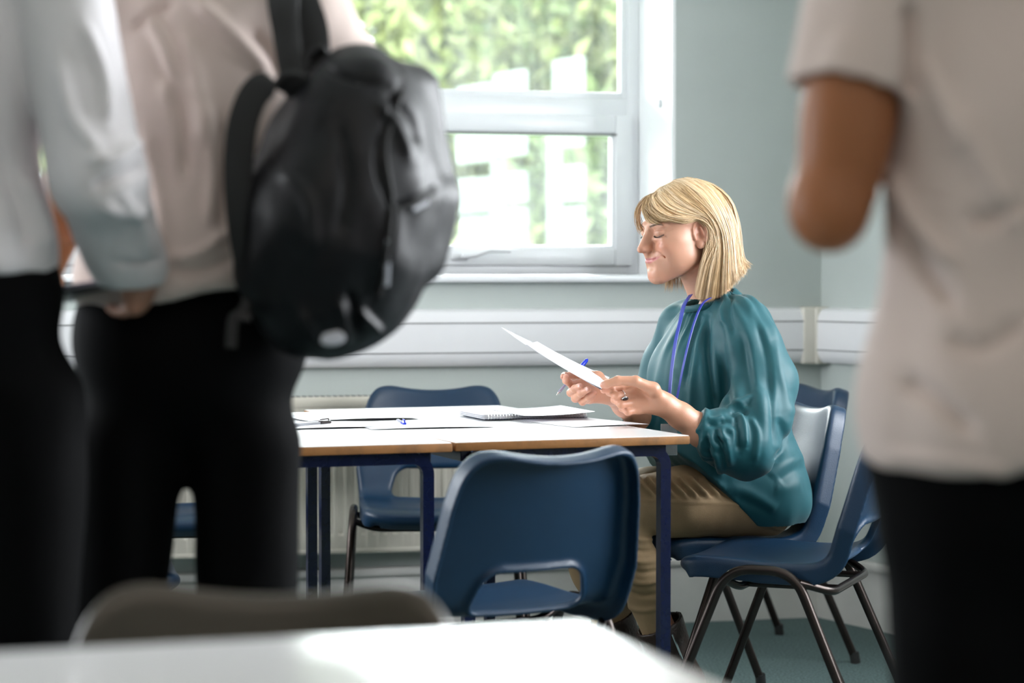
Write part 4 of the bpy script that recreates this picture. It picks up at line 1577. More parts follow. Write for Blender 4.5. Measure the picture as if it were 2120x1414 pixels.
woman = link('person', body_of_woman(), M_SKIN, label='seated woman with blonde bob and teal blouse, smiling down at the paper in her hands', cat='person')
bv, bq, CUFF = blouse()
link('blouse', mesh_np('blouse', bv, bq), M_BLOUSE, woman, label='teal satin blouse with gathered neck and full sleeves')
tv, tq = trousers()
link('trousers', mesh_np('trousers', tv, tq), M_KHAKI, woman, label='khaki cotton trousers')
for s in (1, -1):
    (v_, q_), (sv, sq_), (top, ax) = boot(s)
    b_ = link('ankle_boot', mesh_np('ankle_boot', v_, q_), M_BOOT, woman, label='dark brown leather ankle boot')
    link('sole', mesh_np('sole', sv, sq_), M_RUBBER, b_)
    if s > 0:
        zp = [top - ax * 0.02 + SL * 0.061, top - ax * 0.09 + SL * 0.054, top - ax * 0.14 + SL * 0.049]
        MB().tube(zp, 0.0035, n=8).build('zip', M_CHROME, b_, smooth=True)

# collar band
cb = MB()
nk = Lc(0.034, -0.080, 1.053)
pts = []
for k in range(41):
    a = 2 * math.pi * k / 40
    p = nk + SL * 0.0635 * math.cos(a) - FW * (0.060 * math.sin(a)) + np.array([0, 0, 0.018 * math.sin(a)])
    pts.append(p)
cb.tube(pts, 0.0052, n=10, caps=False, flat=1.6)
cb.build('collar_band', M_BLOUSE, woman, smooth=True)

# lashes
for s in (-1, 1):
    lash = []
    for i in range(34):
        t = i / 33
        x = s * (0.0190 + 0.0275 * t)
        z = 0.0030 - 0.0042 * math.sin(t * math.pi)
        y = face_y(x, z) + 0.0002
        d = np.array([s * (0.15 + 0.8 * t), -0.9 + 0.5 * t, -0.35 + 0.1 * t]); d /= np.linalg.norm(d)
        p0 = np.array([x, y, z]); L_ = 0.0065 + 0.002 * t
        lash.append([p0, p0 + d * L_ * 0.5 + [0, 0, -0.0004], p0 + d * L_ + [0, 0, 0.0008]])
    lash = np.array(lash)
    lw = head_world(lash.reshape(-1, 3)).reshape(lash.shape)
    strands_mesh('eyelashes', lw, np.tile(np.array([0.00045, 0.00034, 0.0001]), (len(lash), 1)), np.tile([[0.02, 0.015, 0.012]], (len(lash), 1)), M_HAIR, woman,
                 kind='stuff')
    brow = []
    rgb = np.random.default_rng(11)
    for i in range(120):
        t = rgb.random()
        x = s * (0.0135 + 0.034 * t)
        z = 0.0215 + 0.0062 * math.sin(t * 2.3) + rgb.normal() * 0.0011 * (1.1 - t)
        yb = face_y(x, z) - 0.0004
        p0 = np.array([x, yb, z]); d = np.array([s * 1.0, 0.20 + 0.7 * t, 0.35 - 0.7 * t]); d /= np.linalg.norm(d)
        brow.append([p0, p0 + d * 0.003, p0 + d * 0.006])
    brow = np.array(brow); bw_ = head_world(brow.reshape(-1, 3)).reshape(brow.shape)
    strands_mesh('eyebrow', bw_, np.tile(np.array([0.00040, 0.00032, 0.0001]), (len(brow), 1)), np.tile([[0.17, 0.10, 0.055]], (len(brow), 1)), M_HAIR, woman,
                 kind='stuff')

# fingernails
M_NAIL = mat('nail', (0.72, 0.42, 0.36), 0.25, spec=0.6)
for S, idxs in ((LH, (4,)), (RH, (1, 2))):
    fs = S['fingers'] + [S['thumb']]
    for k in idxs:
        p = Vector(fs[k][0][-1]); pp = Vector(fs[k][0][-2])
        d = (p - pp).normalized()
        cd = (Vector((0, 0, CAM_H)) - p).normalized()
        up_ = (Vector((-0.1, -0.75, 0.65)) if S is LH else Vector((0.1, -0.9, 0.35)))
        up_ = (up_ - d * up_.dot(d)).normalized()
        M = Matrix.Identity(4)
        sd = d.cross(up_)
        for i in range(3): M[i][0], M[i][1], M[i][2], M[i][3] = d[i], sd[i], up_[i], (p + up_ * fs[k][1][-1] * 0.72)[i]
        MB().ball((0, 0, 0), (0.0062, 0.0046, 0.0020), M, seg=14).build('fingernail', M_NAIL, woman, smooth=True)

# ring with a dark oval stone
rc = (Vector(LH['fingers'][1][0][0]) * 0.35 + Vector(LH['fingers'][1][0][1]) * 0.65)
fd = (Vector(LH['fingers'][1][0][1]) - Vector(LH['fingers'][1][0][0])).normalized()
u1 = fd.cross(Vector((0, 0, 1))).normalized(); u2 = fd.cross(u1)
rb = MB()
rb.tube([rc + (u1 * math.cos(a) + u2 * math.sin(a)) * 0.0108 for a in [2 * math.pi * k / 28 for k in range(29)]], 0.0012, n=8, caps=False)
ringo = rb.build('ring', M_CHROME, woman, smooth=True, label='silver ring with dark oval stone')
sdir = Vector((-0.1, -0.80, -0.55)); sdir = (sdir - fd * sdir.dot(fd)).normalized()
M = Matrix.Identity(4); s3 = fd.cross(sdir)
for i in range(3): M[i][0], M[i][1], M[i][2], M[i][3] = fd[i], s3[i], sdir[i], (rc + sdir * 0.0122)[i]
MB().ball((0, 0, 0), (0.0098, 0.0066, 0.0030), M).build('ring_setting', M_CHROME, ringo, smooth=True)
M2 = M.copy(); 
for i in range(3): M2[i][3] = (rc + sdir * 0.0137)[i]
MB().ball((0, 0, 0), (0.0082, 0.0050, 0.0030), M2).build('ring_stone', M_BLKPL, ringo, smooth=True)


# ---- hair: a blonde bob tucked behind the near ear
def bob():
    rg = np.random.default_rng(3)
    K = 8
    # guide strands in head space; rows run from the part to the tip
    near = {
        -0.22: [(0.008, -0.068, 0.102), (0.026, -0.086, 0.088), (0.046, -0.083, 0.066), (0.061, -0.066, 0.047), (0.071, -0.038, 0.037), (0.077, -0.004, 0.041), (0.083, 0.038, 0.018), (0.077, 0.048, -0.030)],
        0.00: [(0.010, -0.066, 0.104), (0.032, -0.074, 0.092), (0.056, -0.060, 0.066), (0.074, -0.022, 0.048), (0.083, 0.028, 0.036), (0.084, 0.046, -0.010), (0.075, 0.014, -0.066), (0.060, -0.002, -0.146)],
        0.25: [(0.010, -0.042, 0.117), (0.036, -0.044, 0.108), (0.064, -0.028, 0.082), (0.081, 0.004, 0.054), (0.085, 0.034, 0.020), (0.082, 0.042, -0.030), (0.076, 0.034, -0.084), (0.066, 0.024, -0.156)],
        0.50: [(0.008, -0.012, 0.130), (0.038, -0.006, 0.122), (0.069, 0.012, 0.094), (0.085, 0.036, 0.052), (0.087, 0.056, 0.004), (0.083, 0.062, -0.044), (0.078, 0.060, -0.090), (0.072, 0.060, -0.142)],
        0.75: [(0.006, 0.018, 0.133), (0.032, 0.038, 0.124), (0.060, 0.064, 0.092), (0.076, 0.082, 0.044), (0.079, 0.091, -0.004), (0.077, 0.094, -0.046), (0.074, 0.096, -0.082), (0.072, 0.104, -0.112)],
        1.00: [(0.002, 0.042, 0.128), (0.016, 0.076, 0.114), (0.030, 0.104, 0.080), (0.038, 0.119, 0.036), (0.042, 0.124, -0.006), (0.044, 0.125, -0.040), (0.044, 0.130, -0.066), (0.044, 0.150, -0.086)],
    }
    far = {}
    for k_, g in near.items():
        if k_ >= 0: far[k_] = [(-x + 0.012, y, z) for x, y, z in g]
    far[0.00] = [(0.004, -0.066, 0.102), (-0.028, -0.068, 0.089), (-0.056, -0.050, 0.058), (-0.070, -0.038, 0.016), (-0.074, -0.022, -0.026), (-0.072, -0.016, -0.066), (-0.066, -0.018, -0.104), (-0.060, -0.028, -0.136)]
    far[0.25] = [(0.004, -0.042, 0.117), (-0.032, -0.044, 0.108), (-0.064, -0.028, 0.074), (-0.080, -0.004, 0.026), (-0.082, 0.008, -0.022), (-0.078, 0.010, -0.064), (-0.072, 0.008, -0.104), (-0.066, 0.000, -0.138)]

    def sample(G, a):
        ks = sorted(G)
        j = min(len(ks) - 2, max(0, int(np.searchsorted(ks, a) - 1)))
        t = (a - ks[j]) / (ks[j + 1] - ks[j])
        A, B = np.array(G[ks[j]]), np.array(G[ks[j + 1]])
        return A * (1 - t) + B * t
    n_near, n_far, n_back = 6800, 1600, 1000
    C = []; lay = []; R = []; cid = []
    nc = 150
    clump_a = rg.random(nc); clump_off = rg.normal(size=(nc, 3)) * np.array([0.0035, 0.0035, 0.0]); clump_len = rg.normal(size=nc) * 0.012
    clump_sh = rg.random(nc)
    for side, n in ((near, n_near), (far, n_far)):
        for i in range(n):
            ci = rg.integers(0, nc)
            a0 = min(side)
            a = np.clip(a0 + (1 - a0) * clump_a[ci] + rg.normal() * 0.028, a0, 1)
            if side is far and a < 0.35 and rg.random() < 0.6: continue
            P = sample(side, a).copy()
            depth = rg.random() ** 1.5                # 0 outer layer, 1 inner
            cen = np.array([0, 0.015, 0.03])
            w = np.linspace(0, 1, len(P))[:, None]
            inward = P - cen; inward[:, 2] *= 0.5
            P -= inward * 0.09 * depth
            P += clump_off[ci] * w ** 1.2 * 1.6 + rg.normal(size=3) * 0.0022 * w
            P += rg.normal(size=(len(P), 3)) * 0.0005
            ln = 1.0 + clump_len[ci] * 2.5 + rg.normal() * 0.035 - depth * 0.05
            if side is far: ln -= rg.random() * 0.7
            P[-1] = P[-2] + (P[-1] - P[-2]) * np.clip(ln, 0.3, 1.25)
            C.append(spline(P, 16)); lay.append(depth); cid.append(ci)
    # crown to nape
    for i in range(n_back):
        th = rg.uniform(-1, 1)
        ci = rg.integers(0, nc)
        x = 0.046 * th
        P = np.array([(x * 0.2, 0.040, 0.130), (x * 0.6, 0.080, 0.112), (x, 0.110, 0.076), (x * 1.05, 0.124, 0.032), (x * 1.05, 0.128, -0.008), (x * 1.05, 0.128, -0.042), (x * 1.05, 0.132, -0.068), (x * 1.05, 0.152, -0.086)])
        w = np.linspace(0, 1, len(P))[:, None]
        depth = rg.random()
        P -= (P - np.array([0, 0.02, 0.03])) * 0.08 * depth
        P += clump_off[ci] * w * 1.5 + rg.normal(size=3) * 0.002 * w
        P[-1] = P[-2] + (P[-1] - P[-2]) * rg.uniform(0.5, 1.25)
        C.append(spline(P, 16)); lay.append(depth); cid.append(ci)
    # side-swept fringe
    fr_ = [
        ([(0.006, -0.066, 0.102), (0.016, -0.087, 0.093), (0.030, -0.094, 0.075), (0.044, -0.089, 0.058), (0.056, -0.075, 0.046), (0.066, -0.055, 0.038), (0.072, -0.034, 0.034), (0.076, -0.012, 0.036)], 420, 0.0035),
        ([(0.004, -0.067, 0.101), (0.010, -0.089, 0.091), (0.019, -0.101, 0.074), (0.029, -0.100, 0.060), (0.038, -0.094, 0.050), (0.046, -0.087, 0.043), (0.052, -0.079, 0.040), (0.058, -0.070, 0.039)], 330, 0.003),
        ([(0.004, -0.067, 0.101), (0.008, -0.091, 0.090), (0.014, -0.104, 0.072), (0.019, -0.105, 0.058), (0.024, -0.102, 0.047), (0.030, -0.099, 0.040), (0.036, -0.095, 0.035), (0.041, -0.091, 0.032)], 150, 0.003),
        ([(0.002, -0.068, 0.100), (-0.008, -0.089, 0.088), (-0.020, -0.100, 0.068), (-0.032, -0.098, 0.050), (-0.042, -0.091, 0.034), (-0.049, -0.083, 0.022), (-0.054, -0.075, 0.012), (-0.058, -0.068, 0.004)], 40, 0.005),
    ]
    for g, n, sp in fr_:
        for i in range(n):
            P = np.array(g); w = np.linspace(0.25, 1, len(P))[:, None]
            ci = rg.integers(0, nc)
            P = P + rg.normal(size=3) * sp * w + clump_off[ci] * w * 0.8 + rg.normal(size=(len(P), 3)) * 0.0007
            P[:, 0] += rg.uniform(-0.006, 0.006)
            P[-1] = P[-2] + (P[-1] - P[-2]) * rg.uniform(0.3, 1.3)
            C.append(spline(P, 16)); lay.append(rg.random() * 0.6); cid.append(ci)
    C = np.array(C); lay = np.array(lay); cid = np.array(cid)
    # keep strands outside the skull
    cen = np.array([0, 0.014, 0.046]); rr = np.array([0.0765, 0.0915, 0.0855])
    d = (C - cen) / rr; L_ = np.linalg.norm(d, axis=2)
    up = C[..., 2] > 0.02
    f = np.where(up & (L_ < 1.0), 1.0 / np.maximum(L_, 1e-3), 1.0)
    C = cen + (C - cen) * f[..., None]
    n = len(C)
    prof = np.concatenate([[0.00045, 0.00060], np.full(10, 0.00058), [0.00052, 0.00045, 0.0003, 0.0001]])
    R = prof[None, :] * (0.75 + 0.5 * rg.random((n, 1)))
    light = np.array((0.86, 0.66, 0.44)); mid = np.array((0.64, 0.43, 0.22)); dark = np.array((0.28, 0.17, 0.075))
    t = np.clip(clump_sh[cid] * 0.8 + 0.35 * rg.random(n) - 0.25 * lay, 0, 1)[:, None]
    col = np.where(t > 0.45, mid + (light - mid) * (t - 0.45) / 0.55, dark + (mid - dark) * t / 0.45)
    CW = head_world(C.reshape(-1, 3)).reshape(C.shape)
    hair = strands_mesh('hair', CW, R * HS, col, M_HAIR, woman, label='straight blonde hair in a bob, tucked behind the ear', kind='stuff')
    # under-layer that closes the gaps
    F = Field((-0.10, -0.115, -0.13), (0.10, 0.14, 0.14), 0.003)
    F.add(P_ell((0, 0.014, 0.046), (0.0765, 0.0905, 0.0850)))
    F.cut(P_box((0, -0.090, -0.02), (0.12, 0.050, 0.098), rotm(-22, 0, 0)), 0.01)
    F.cut(P_ell((0.076, 0.000, -0.012), (0.020, 0.028, 0.042)), 0.008)
    F.cut(P_ell((0.0, -0.09, 0.02), (0.062, 0.06, 0.06)), 0.006)
    F.add(P_cap((0.045, 0.062, 0.02), (0.050, 0.040, -0.095), 0.026, 0.016), 0.02)
    F.add(P_cap((0.0, 0.085, 0.02), (0.0, 0.088, -0.07), 0.032, 0.020), 0.03)
    F.add(P_cap((-0.045, 0.062, 0.02), (-0.050, 0.040, -0.095), 0.026, 0.016), 0.02)
    v, q = F.mesh(smooth=2)
    me = mesh_np('hair_underlayer', head_world(v), q)
    color_attr(me, 'hair', np.tile(np.array((0.24, 0.155, 0.075)), (len(v), 1)))
    link('hair_underlayer', me, M_HAIR, woman)


bob()

# ---- lanyard with a clear badge holder
lan = empty('lanyard', tuple(Lc(0.034, -0.16, 0.86)), label='bright blue lanyard around the seated woman\'s neck with a clear badge holder', cat='lanyard')
inv = Matrix.Translation(lan.location).inverted()


def strap(name, pts, wd, th, m, parent):
    pts = spline([np.array(p) for p in pts], 40)
    mb = MB()
    side = Vector(SL * 0.8 - FW * 0.2)
    vs = []
    for i, p in enumerate(pts):
        p = Vector(p)
        t = Vector(pts[min(i + 1, 39)] - pts[max(i - 1, 0)]).normalized()
        sd = (side - t * side.dot(t)).normalized(); nn = t.cross(sd)
        vs.append([mb.bm.verts.new(inv @ (p + sd * a * wd + nn * b * th)) for a, b in ((-1, -1), (1, -1), (1, 1), (-1, 1))])
    for a, b in zip(vs, vs[1:]):
        for k in range(4): mb.bm.faces.new((a[k], a[(k + 1) % 4], b[(k + 1) % 4], b[k]))
    mb.bm.faces.new(vs[0]); mb.bm.faces.new(vs[-1])
    return mb.build(name, m, parent, smooth=True)


M_LAN = mat('blue_lanyard_ribbon', (0.006, 0.022, 0.33), 0.4)
strap('cord', [Wn(1478, 612, 5.40), Wn(1455, 628, 5.30), Wn(1440, 660, 5.255), Wn(1428, 700, 5.225), Wn(1416, 750, 5.205), Wn(1402, 820, 5.20), Wn(1392, 868, 5.20)], 0.0034, 0.0006, M_LAN, lan)
strap('cord', [Wn(1430, 610, 5.42), Wn(1416, 632, 5.36), Wn(1408, 665, 5.30), Wn(1398, 710, 5.262), Wn(1390, 770, 5.235), Wn(1386, 820, 5.215), Wn(1386, 868, 5.205)], 0.0055, 0.0006, M_LAN, lan)
bh = MB()
c = inv @ W(1385, 895, 5.19)
bh.box((c.x - 0.020, c.y - 0.0015, c.z - 0.055), (c.x + 0.020, c.y + 0.0015, c.z + 0.020), bev=0.001)
bh.build('badge_holder', mat('clear_vinyl', (0.75, 0.80, 0.84), 0.12, spec=0.9, trans=0.75), lan)
MB().tube([inv @ W(1388, 866, 5.20), inv @ W(1386, 880, 5.19)], 0.003, n=8).build('clip', M_CHROME, lan, smooth=True)


# ------------------------------------------------------------------ papers, pens, notebook
def sheet(name, A, B, C_, D, sag, label, group=None, n=12, th=0.0004, m=None):
    """a sheet through four corners, A-B the near edge, D-C the far edge; sag bends it along A-B"""
    A, B, C_, D = [np.array(p, float) for p in (A, B, C_, D)]
    V = []
    nr = np.cross(B - A, D - A); nr /= np.linalg.norm(nr)
    if nr[2] < 0: nr = -nr
    for side in (1, -1):
        for i in range(n + 1):
            u = i / n
            for j in range(n + 1):
                w = j / n
                p = A * (1 - u) * (1 - w) + B * u * (1 - w) + C_ * u * w + D * (1 - u) * w
                p = p - nr * sag * 4 * u * (1 - u) + nr * side * th / 2
                V.append(p)
    Q = []
    N = (n + 1) ** 2
    for i in range(n):
        for j in range(n):
            a = i * (n + 1) + j
            Q.append((a, a + n + 1, a + n + 2, a + 1)); Q.append((a + N, a + 1 + N, a + n + 2 + N, a + n + 1 + N))
    rim = [i * (n + 1) for i in range(n + 1)] + [n * (n + 1) + j for j in range(1, n + 1)] + [i * (n + 1) + n for i in range(n - 1, -1, -1)] + [j for j in range(n - 1, 0, -1)]
    for k in range(len(rim)):
        a, b = rim[k], rim[(k + 1) % len(rim)]
        Q.append((a, b, b + N, a + N))
    c = sum([A, B, C_, D]) / 4
    me = mesh_np(name, np.array(V) - c, np.array(Q))
    o = link(name, me, m or M_PAPER, smooth=False, label=label, cat='paper', group=group)
    o.location = c
    return o


sheet('sheet_of_paper', Wn(1246, 805, 5.105), Wn(1090, 713, 5.03), Wn(1112, 707, 5.24), Wn(1262, 781, 5.32), 0.004, 'white sheet of paper the seated woman holds between both hands')


def sheet_path(near, far, label, th=0.0004):
    """a sheet that bends along its length: matching points on its near and far edges"""
    near, far = spline(near, 24), spline(far, 24)
    c = (near.mean(0) + far.mean(0)) / 2
    V, Q = [], []
    for side in (0, 1):
        for a, b in zip(near, far):
            for w in (0, 0.5, 1): V.append(a * (1 - w) + b * w - c - [0, 0, th * side])
    N = 72
    for i in range(23):
        for j in range(2):
            a = i * 3 + j
            Q.append((a, a + 3, a + 4, a + 1)); Q.append((a + N, a + 1 + N, a + 4 + N, a + 3 + N))
    rim = [i * 3 for i in range(24)] + [70, 71] + [i * 3 + 2 for i in range(22, -1, -1)] + [1]
    for k in range(len(rim)):
        a, b = rim[k], rim[(k + 1) % len(rim)]
        Q.append((a, a + N, b + N, b))
    o = link('sheet_of_paper', mesh_np('sheet_of_paper', np.array(V), np.array(Q)), M_PAPER, smooth=False, label=label, cat='paper')
    o.location = c
    return o


sheet_path([Wn(1246, 808, 5.106), Wn(1170, 764, 5.070), Wn(1092, 716, 5.031), Wn(1037, 677, 5.00)],
           [Wn(1258, 786, 5.300), Wn(1185, 748, 5.260), Wn(1108, 711, 5.20), Wn(1041, 678.5, 5.06)],
           'second sheet of paper held under the first, its narrow end curling up left')


def pen(p0, p1, label, cap, capend, m_body=None, r=0.0042):
    """p0 writing tip, p1 other end"""
    p0, p1 = Vector(p0), Vector(p1)
    d = (p1 - p0); L = d.length; d.normalize()
    c = (p0 + p1) / 2
    root = empty('ballpoint_pen', c, label=label, cat='pen')
    at = lambda t: p0 + d * t - c
    MB().tube([at(0.0), at(0.012), at(0.014)], [0.0006, 0.0022, 0.0028], n=10).build('pen_tip', M_CHROME, root, smooth=True)
    MB().tube([at(0.012), at(L - 0.012)], [0.0036, 0.0040], n=6).build('barrel', M_CLEAR, root, smooth=False)
    MB().tube([at(0.013), at(L - 0.02)], 0.0016, n=8).build('ink_tube', cap, root, smooth=True)
    if capend == 'end':
        MB().tube([at(L - 0.034), at(L - 0.030), at(L - 0.006), at(L)], [0.0042, 0.0052, 0.0050, 0.0026], n=12).build('cap', cap, root, smooth=True)
    else:
        mb = MB().tube([at(-0.004), at(0.002), at(0.030), at(0.036)], [0.0030, 0.0048, 0.0056, 0.0054], n=12)
        mb.build('cap', cap, root, smooth=True)
        up_ = Vector((0, 0, 1))
        MB().tube([at(0.002) + up_ * 0.005, at(0.004) + up_ * 0.0085, at(0.034) + up_ * 0.0080], [0.0016, 0.0018, 0.0014], n=8).build('cap_clip', cap, root, smooth=True)
    return root


pen(Wn(1152, 818, 5.232), Wn(1216, 744, 5.345), 'clear ballpoint pen with blue end held in the woman\'s far hand', M_BLUEPL, 'end')


def tpt(px, py, z=TT):
    """point on a level surface at height z seen at a pixel"""
    a = W(px, py, 1.0); b = W(px, py, 2.0)
    t = (z - a.z) / (b.z - a.z)
    return a + (b - a) * t


pen(tpt(838, 877, TT + 0.006), tpt(822, 869.5, TT + 0.006), 'blue-capped ballpoint pen lying on the table, seen end-on', M_BLUEPL, 'tip')
pen(tpt(682, 874, TT + 0.007), tpt(590, 882, TT + 0.007), 'clear ballpoint pen with black cap lying on papers at the left of the table', M_BLKPL, 'tip')

TH = math.radians(21)
U = Vector((math.cos(TH), math.sin(TH), 0)); V2 = Vector((-math.sin(TH), math.cos(TH), 0))


def flat_sheet(px, py, w, l, ang, z, label, curl=0.004):
    o = tpt(px, py, z)
    a = math.radians(ang)
    u = Vector((math.cos(a), math.sin(a), 0)); v = Vector((-math.sin(a), math.cos(a), 0))
    return sheet('sheet_of_paper', o, o + u * w, o + u * w + v * l, o + v * l, -curl, label, 'loose sheets on the table')


flat_sheet(1190, 884.5, 0.21, 0.297, 30, TT + 0.0012, 'sheet of paper under the spiral notebook, its right corner over the table edge', 0.0015)
flat_sheet(770, 889, 0.297, 0.21, 17, TT + 0.0016, 'sheet of paper lying across the seam between the two tables, under the blue pen', 0.002)
flat_sheet(560, 890, 0.30, 0.21, 19, TT + 0.0012, 'sheet of paper at the left of the table under the black-capped pen', 0.003)
flat_sheet(640, 872, 0.297, 0.21, 24, TT + 0.0035, 'sheet of paper behind the black-capped pen, lapping over another sheet', 0.003)


def notebook():
    o = tpt(1004, 869, TT + 0.003)
    a = math.radians(19)
    root = empty('spiral_notebook', o, a, label='open-topped spiral notebook with dark cover lying on the table in front of the woman', cat='notebook')
    wl_, dp = 0.272, 0.205      # along the wire, across
    mb = MB()
    n = 16
    # the block of pages, its left end droops and fans a little
    for k in range(9):
        z = 0.0012 + k * 0.00125
        mb.box((-0.004 * (k % 3) - 0.0, 0.004, z), (wl_ - 0.002 * (k % 2), dp - 0.002 * (k % 3), z + 0.0009))
    mb.build('pages', M_PAPER, root, kind='stuff')
    MB().box((0, 0.002, -0.0006), (wl_, dp, 0.0010)).build('back_cover', mat('notebook_cover', (0.02, 0.035, 0.08), 0.4), root)
    mb = MB()
    N = 34
    for k in range(N):
        x = 0.008 + (wl_ - 0.016) * k / (N - 1)
        mb.tube([(x + 0.0012 * math.cos(t) * 0, -0.0 + 0.0075 * math.cos(t) + 0.002, 0.0075 + 0.0078 * math.sin(t)) for t in [2 * math.pi * j / 14 for j in range(15)]], 0.0006, n=5, caps=False)
    mb.tube([(0.004, 0.002 - 0.0075, 0.0075), (wl_ - 0.004, 0.002 - 0.0075, 0.0075)], 0.0005, n=5)
    mb.build('wire_binding', M_CHROME, root, smooth=True)
    return root


notebook()
sheet('sheet_of_paper', tpt(1085, 861, TT + 0.0165), tpt(1232, 852, TT + 0.022), tpt(1160, 839, TT + 0.022), tpt(1010, 846, TT + 0.0165), 0.003, 'loose sheet lying on top of the spiral notebook')

# ------------------------------------------------------------------ the standing students in the foreground
SKB = (0.32, 0.118, 0.045)
SKA = (0.46, 0.235, 0.16)
M_HAIRD = mat('dark_brown_hair', (0.03, 0.018, 0.012), 0.5, noise=0.5, nscale=60)
M_SHOE = mat('black_leather_shoe', (0.012, 0.012, 0.013), 0.3)
M_NYLON = mat('black_nylon', (0.004, 0.004, 0.006), 0.48, spec=0.32, noise=0.2, nscale=40, bump=0.05, bscale=260)
M_STRAP = mat('black_webbing', (0.010, 0.010, 0.011), 0.7, bump=0.2, bscale=400)
M_GREYPL = mat('grey_plastic', (0.35, 0.36, 0.40), 0.35)


def fold_noise(v, n, amp, s, seed=0):
    d = vnoise(v[:, 0] + seed, v[:, 1], v[:, 2], s) + 0.5 * vnoise(v[:, 0] * 2, v[:, 1] * 2 + seed, v[:, 2] * 1.6, s)
    return v + n * (amp * d)[:, None]


def relaxed_hand(wr, el, side, fy, sx):
    """a loosely curled hand that carries on from the forearm"""
    a = (wr - el) / np.linalg.norm(wr - el)
    inn = -sx * side                                  # palm looks towards the body
    inn = inn - a * (a @ inn); inn /= np.linalg.norm(inn)
    fwd = np.cross(a, inn) * (1 if np.cross(a, inn) @ (fy + [0, 0, 0.6]) > 0 else -1)
    fs = []
    for k, (off, ln, r) in enumerate(((0.032, 0.90, 0.0108), (0.011, 1.0, 0.0110), (-0.010, 0.93, 0.0105), (-0.029, 0.76, 0.0094))):
        m = wr + a * (0.090 - 0.004 * abs(k - 1)) + fwd * off
        p1 = m + (a * 0.86 + inn * 0.45) * 0.043 * ln
        p2 = p1 + (a * 0.45 + inn * 0.85) * 0.027 * ln
        p3 = p2 + (a * 0.05 + inn * 0.95) * 0.021 * ln
        fs.append(([m, p1, p2, p3], [r, r * 0.9, r * 0.82, r * 0.72]))
    t0 = wr + a * 0.030 + fwd * 0.030 + inn * 0.012
    t1 = t0 + (a * 0.65 + fwd * 0.35 + inn * 0.35) * 0.042
    t2 = t1 + (a * 0.85 + inn * 0.35) * 0.030
    t3 = t2 + (a * 0.9 + inn * 0.3 - fwd * 0.1) * 0.020
    return dict(wrist=wr, fingers=fs, thumb=([t0, t1, t2, t3], [0.0150, 0.0122, 0.0108, 0.0090]))


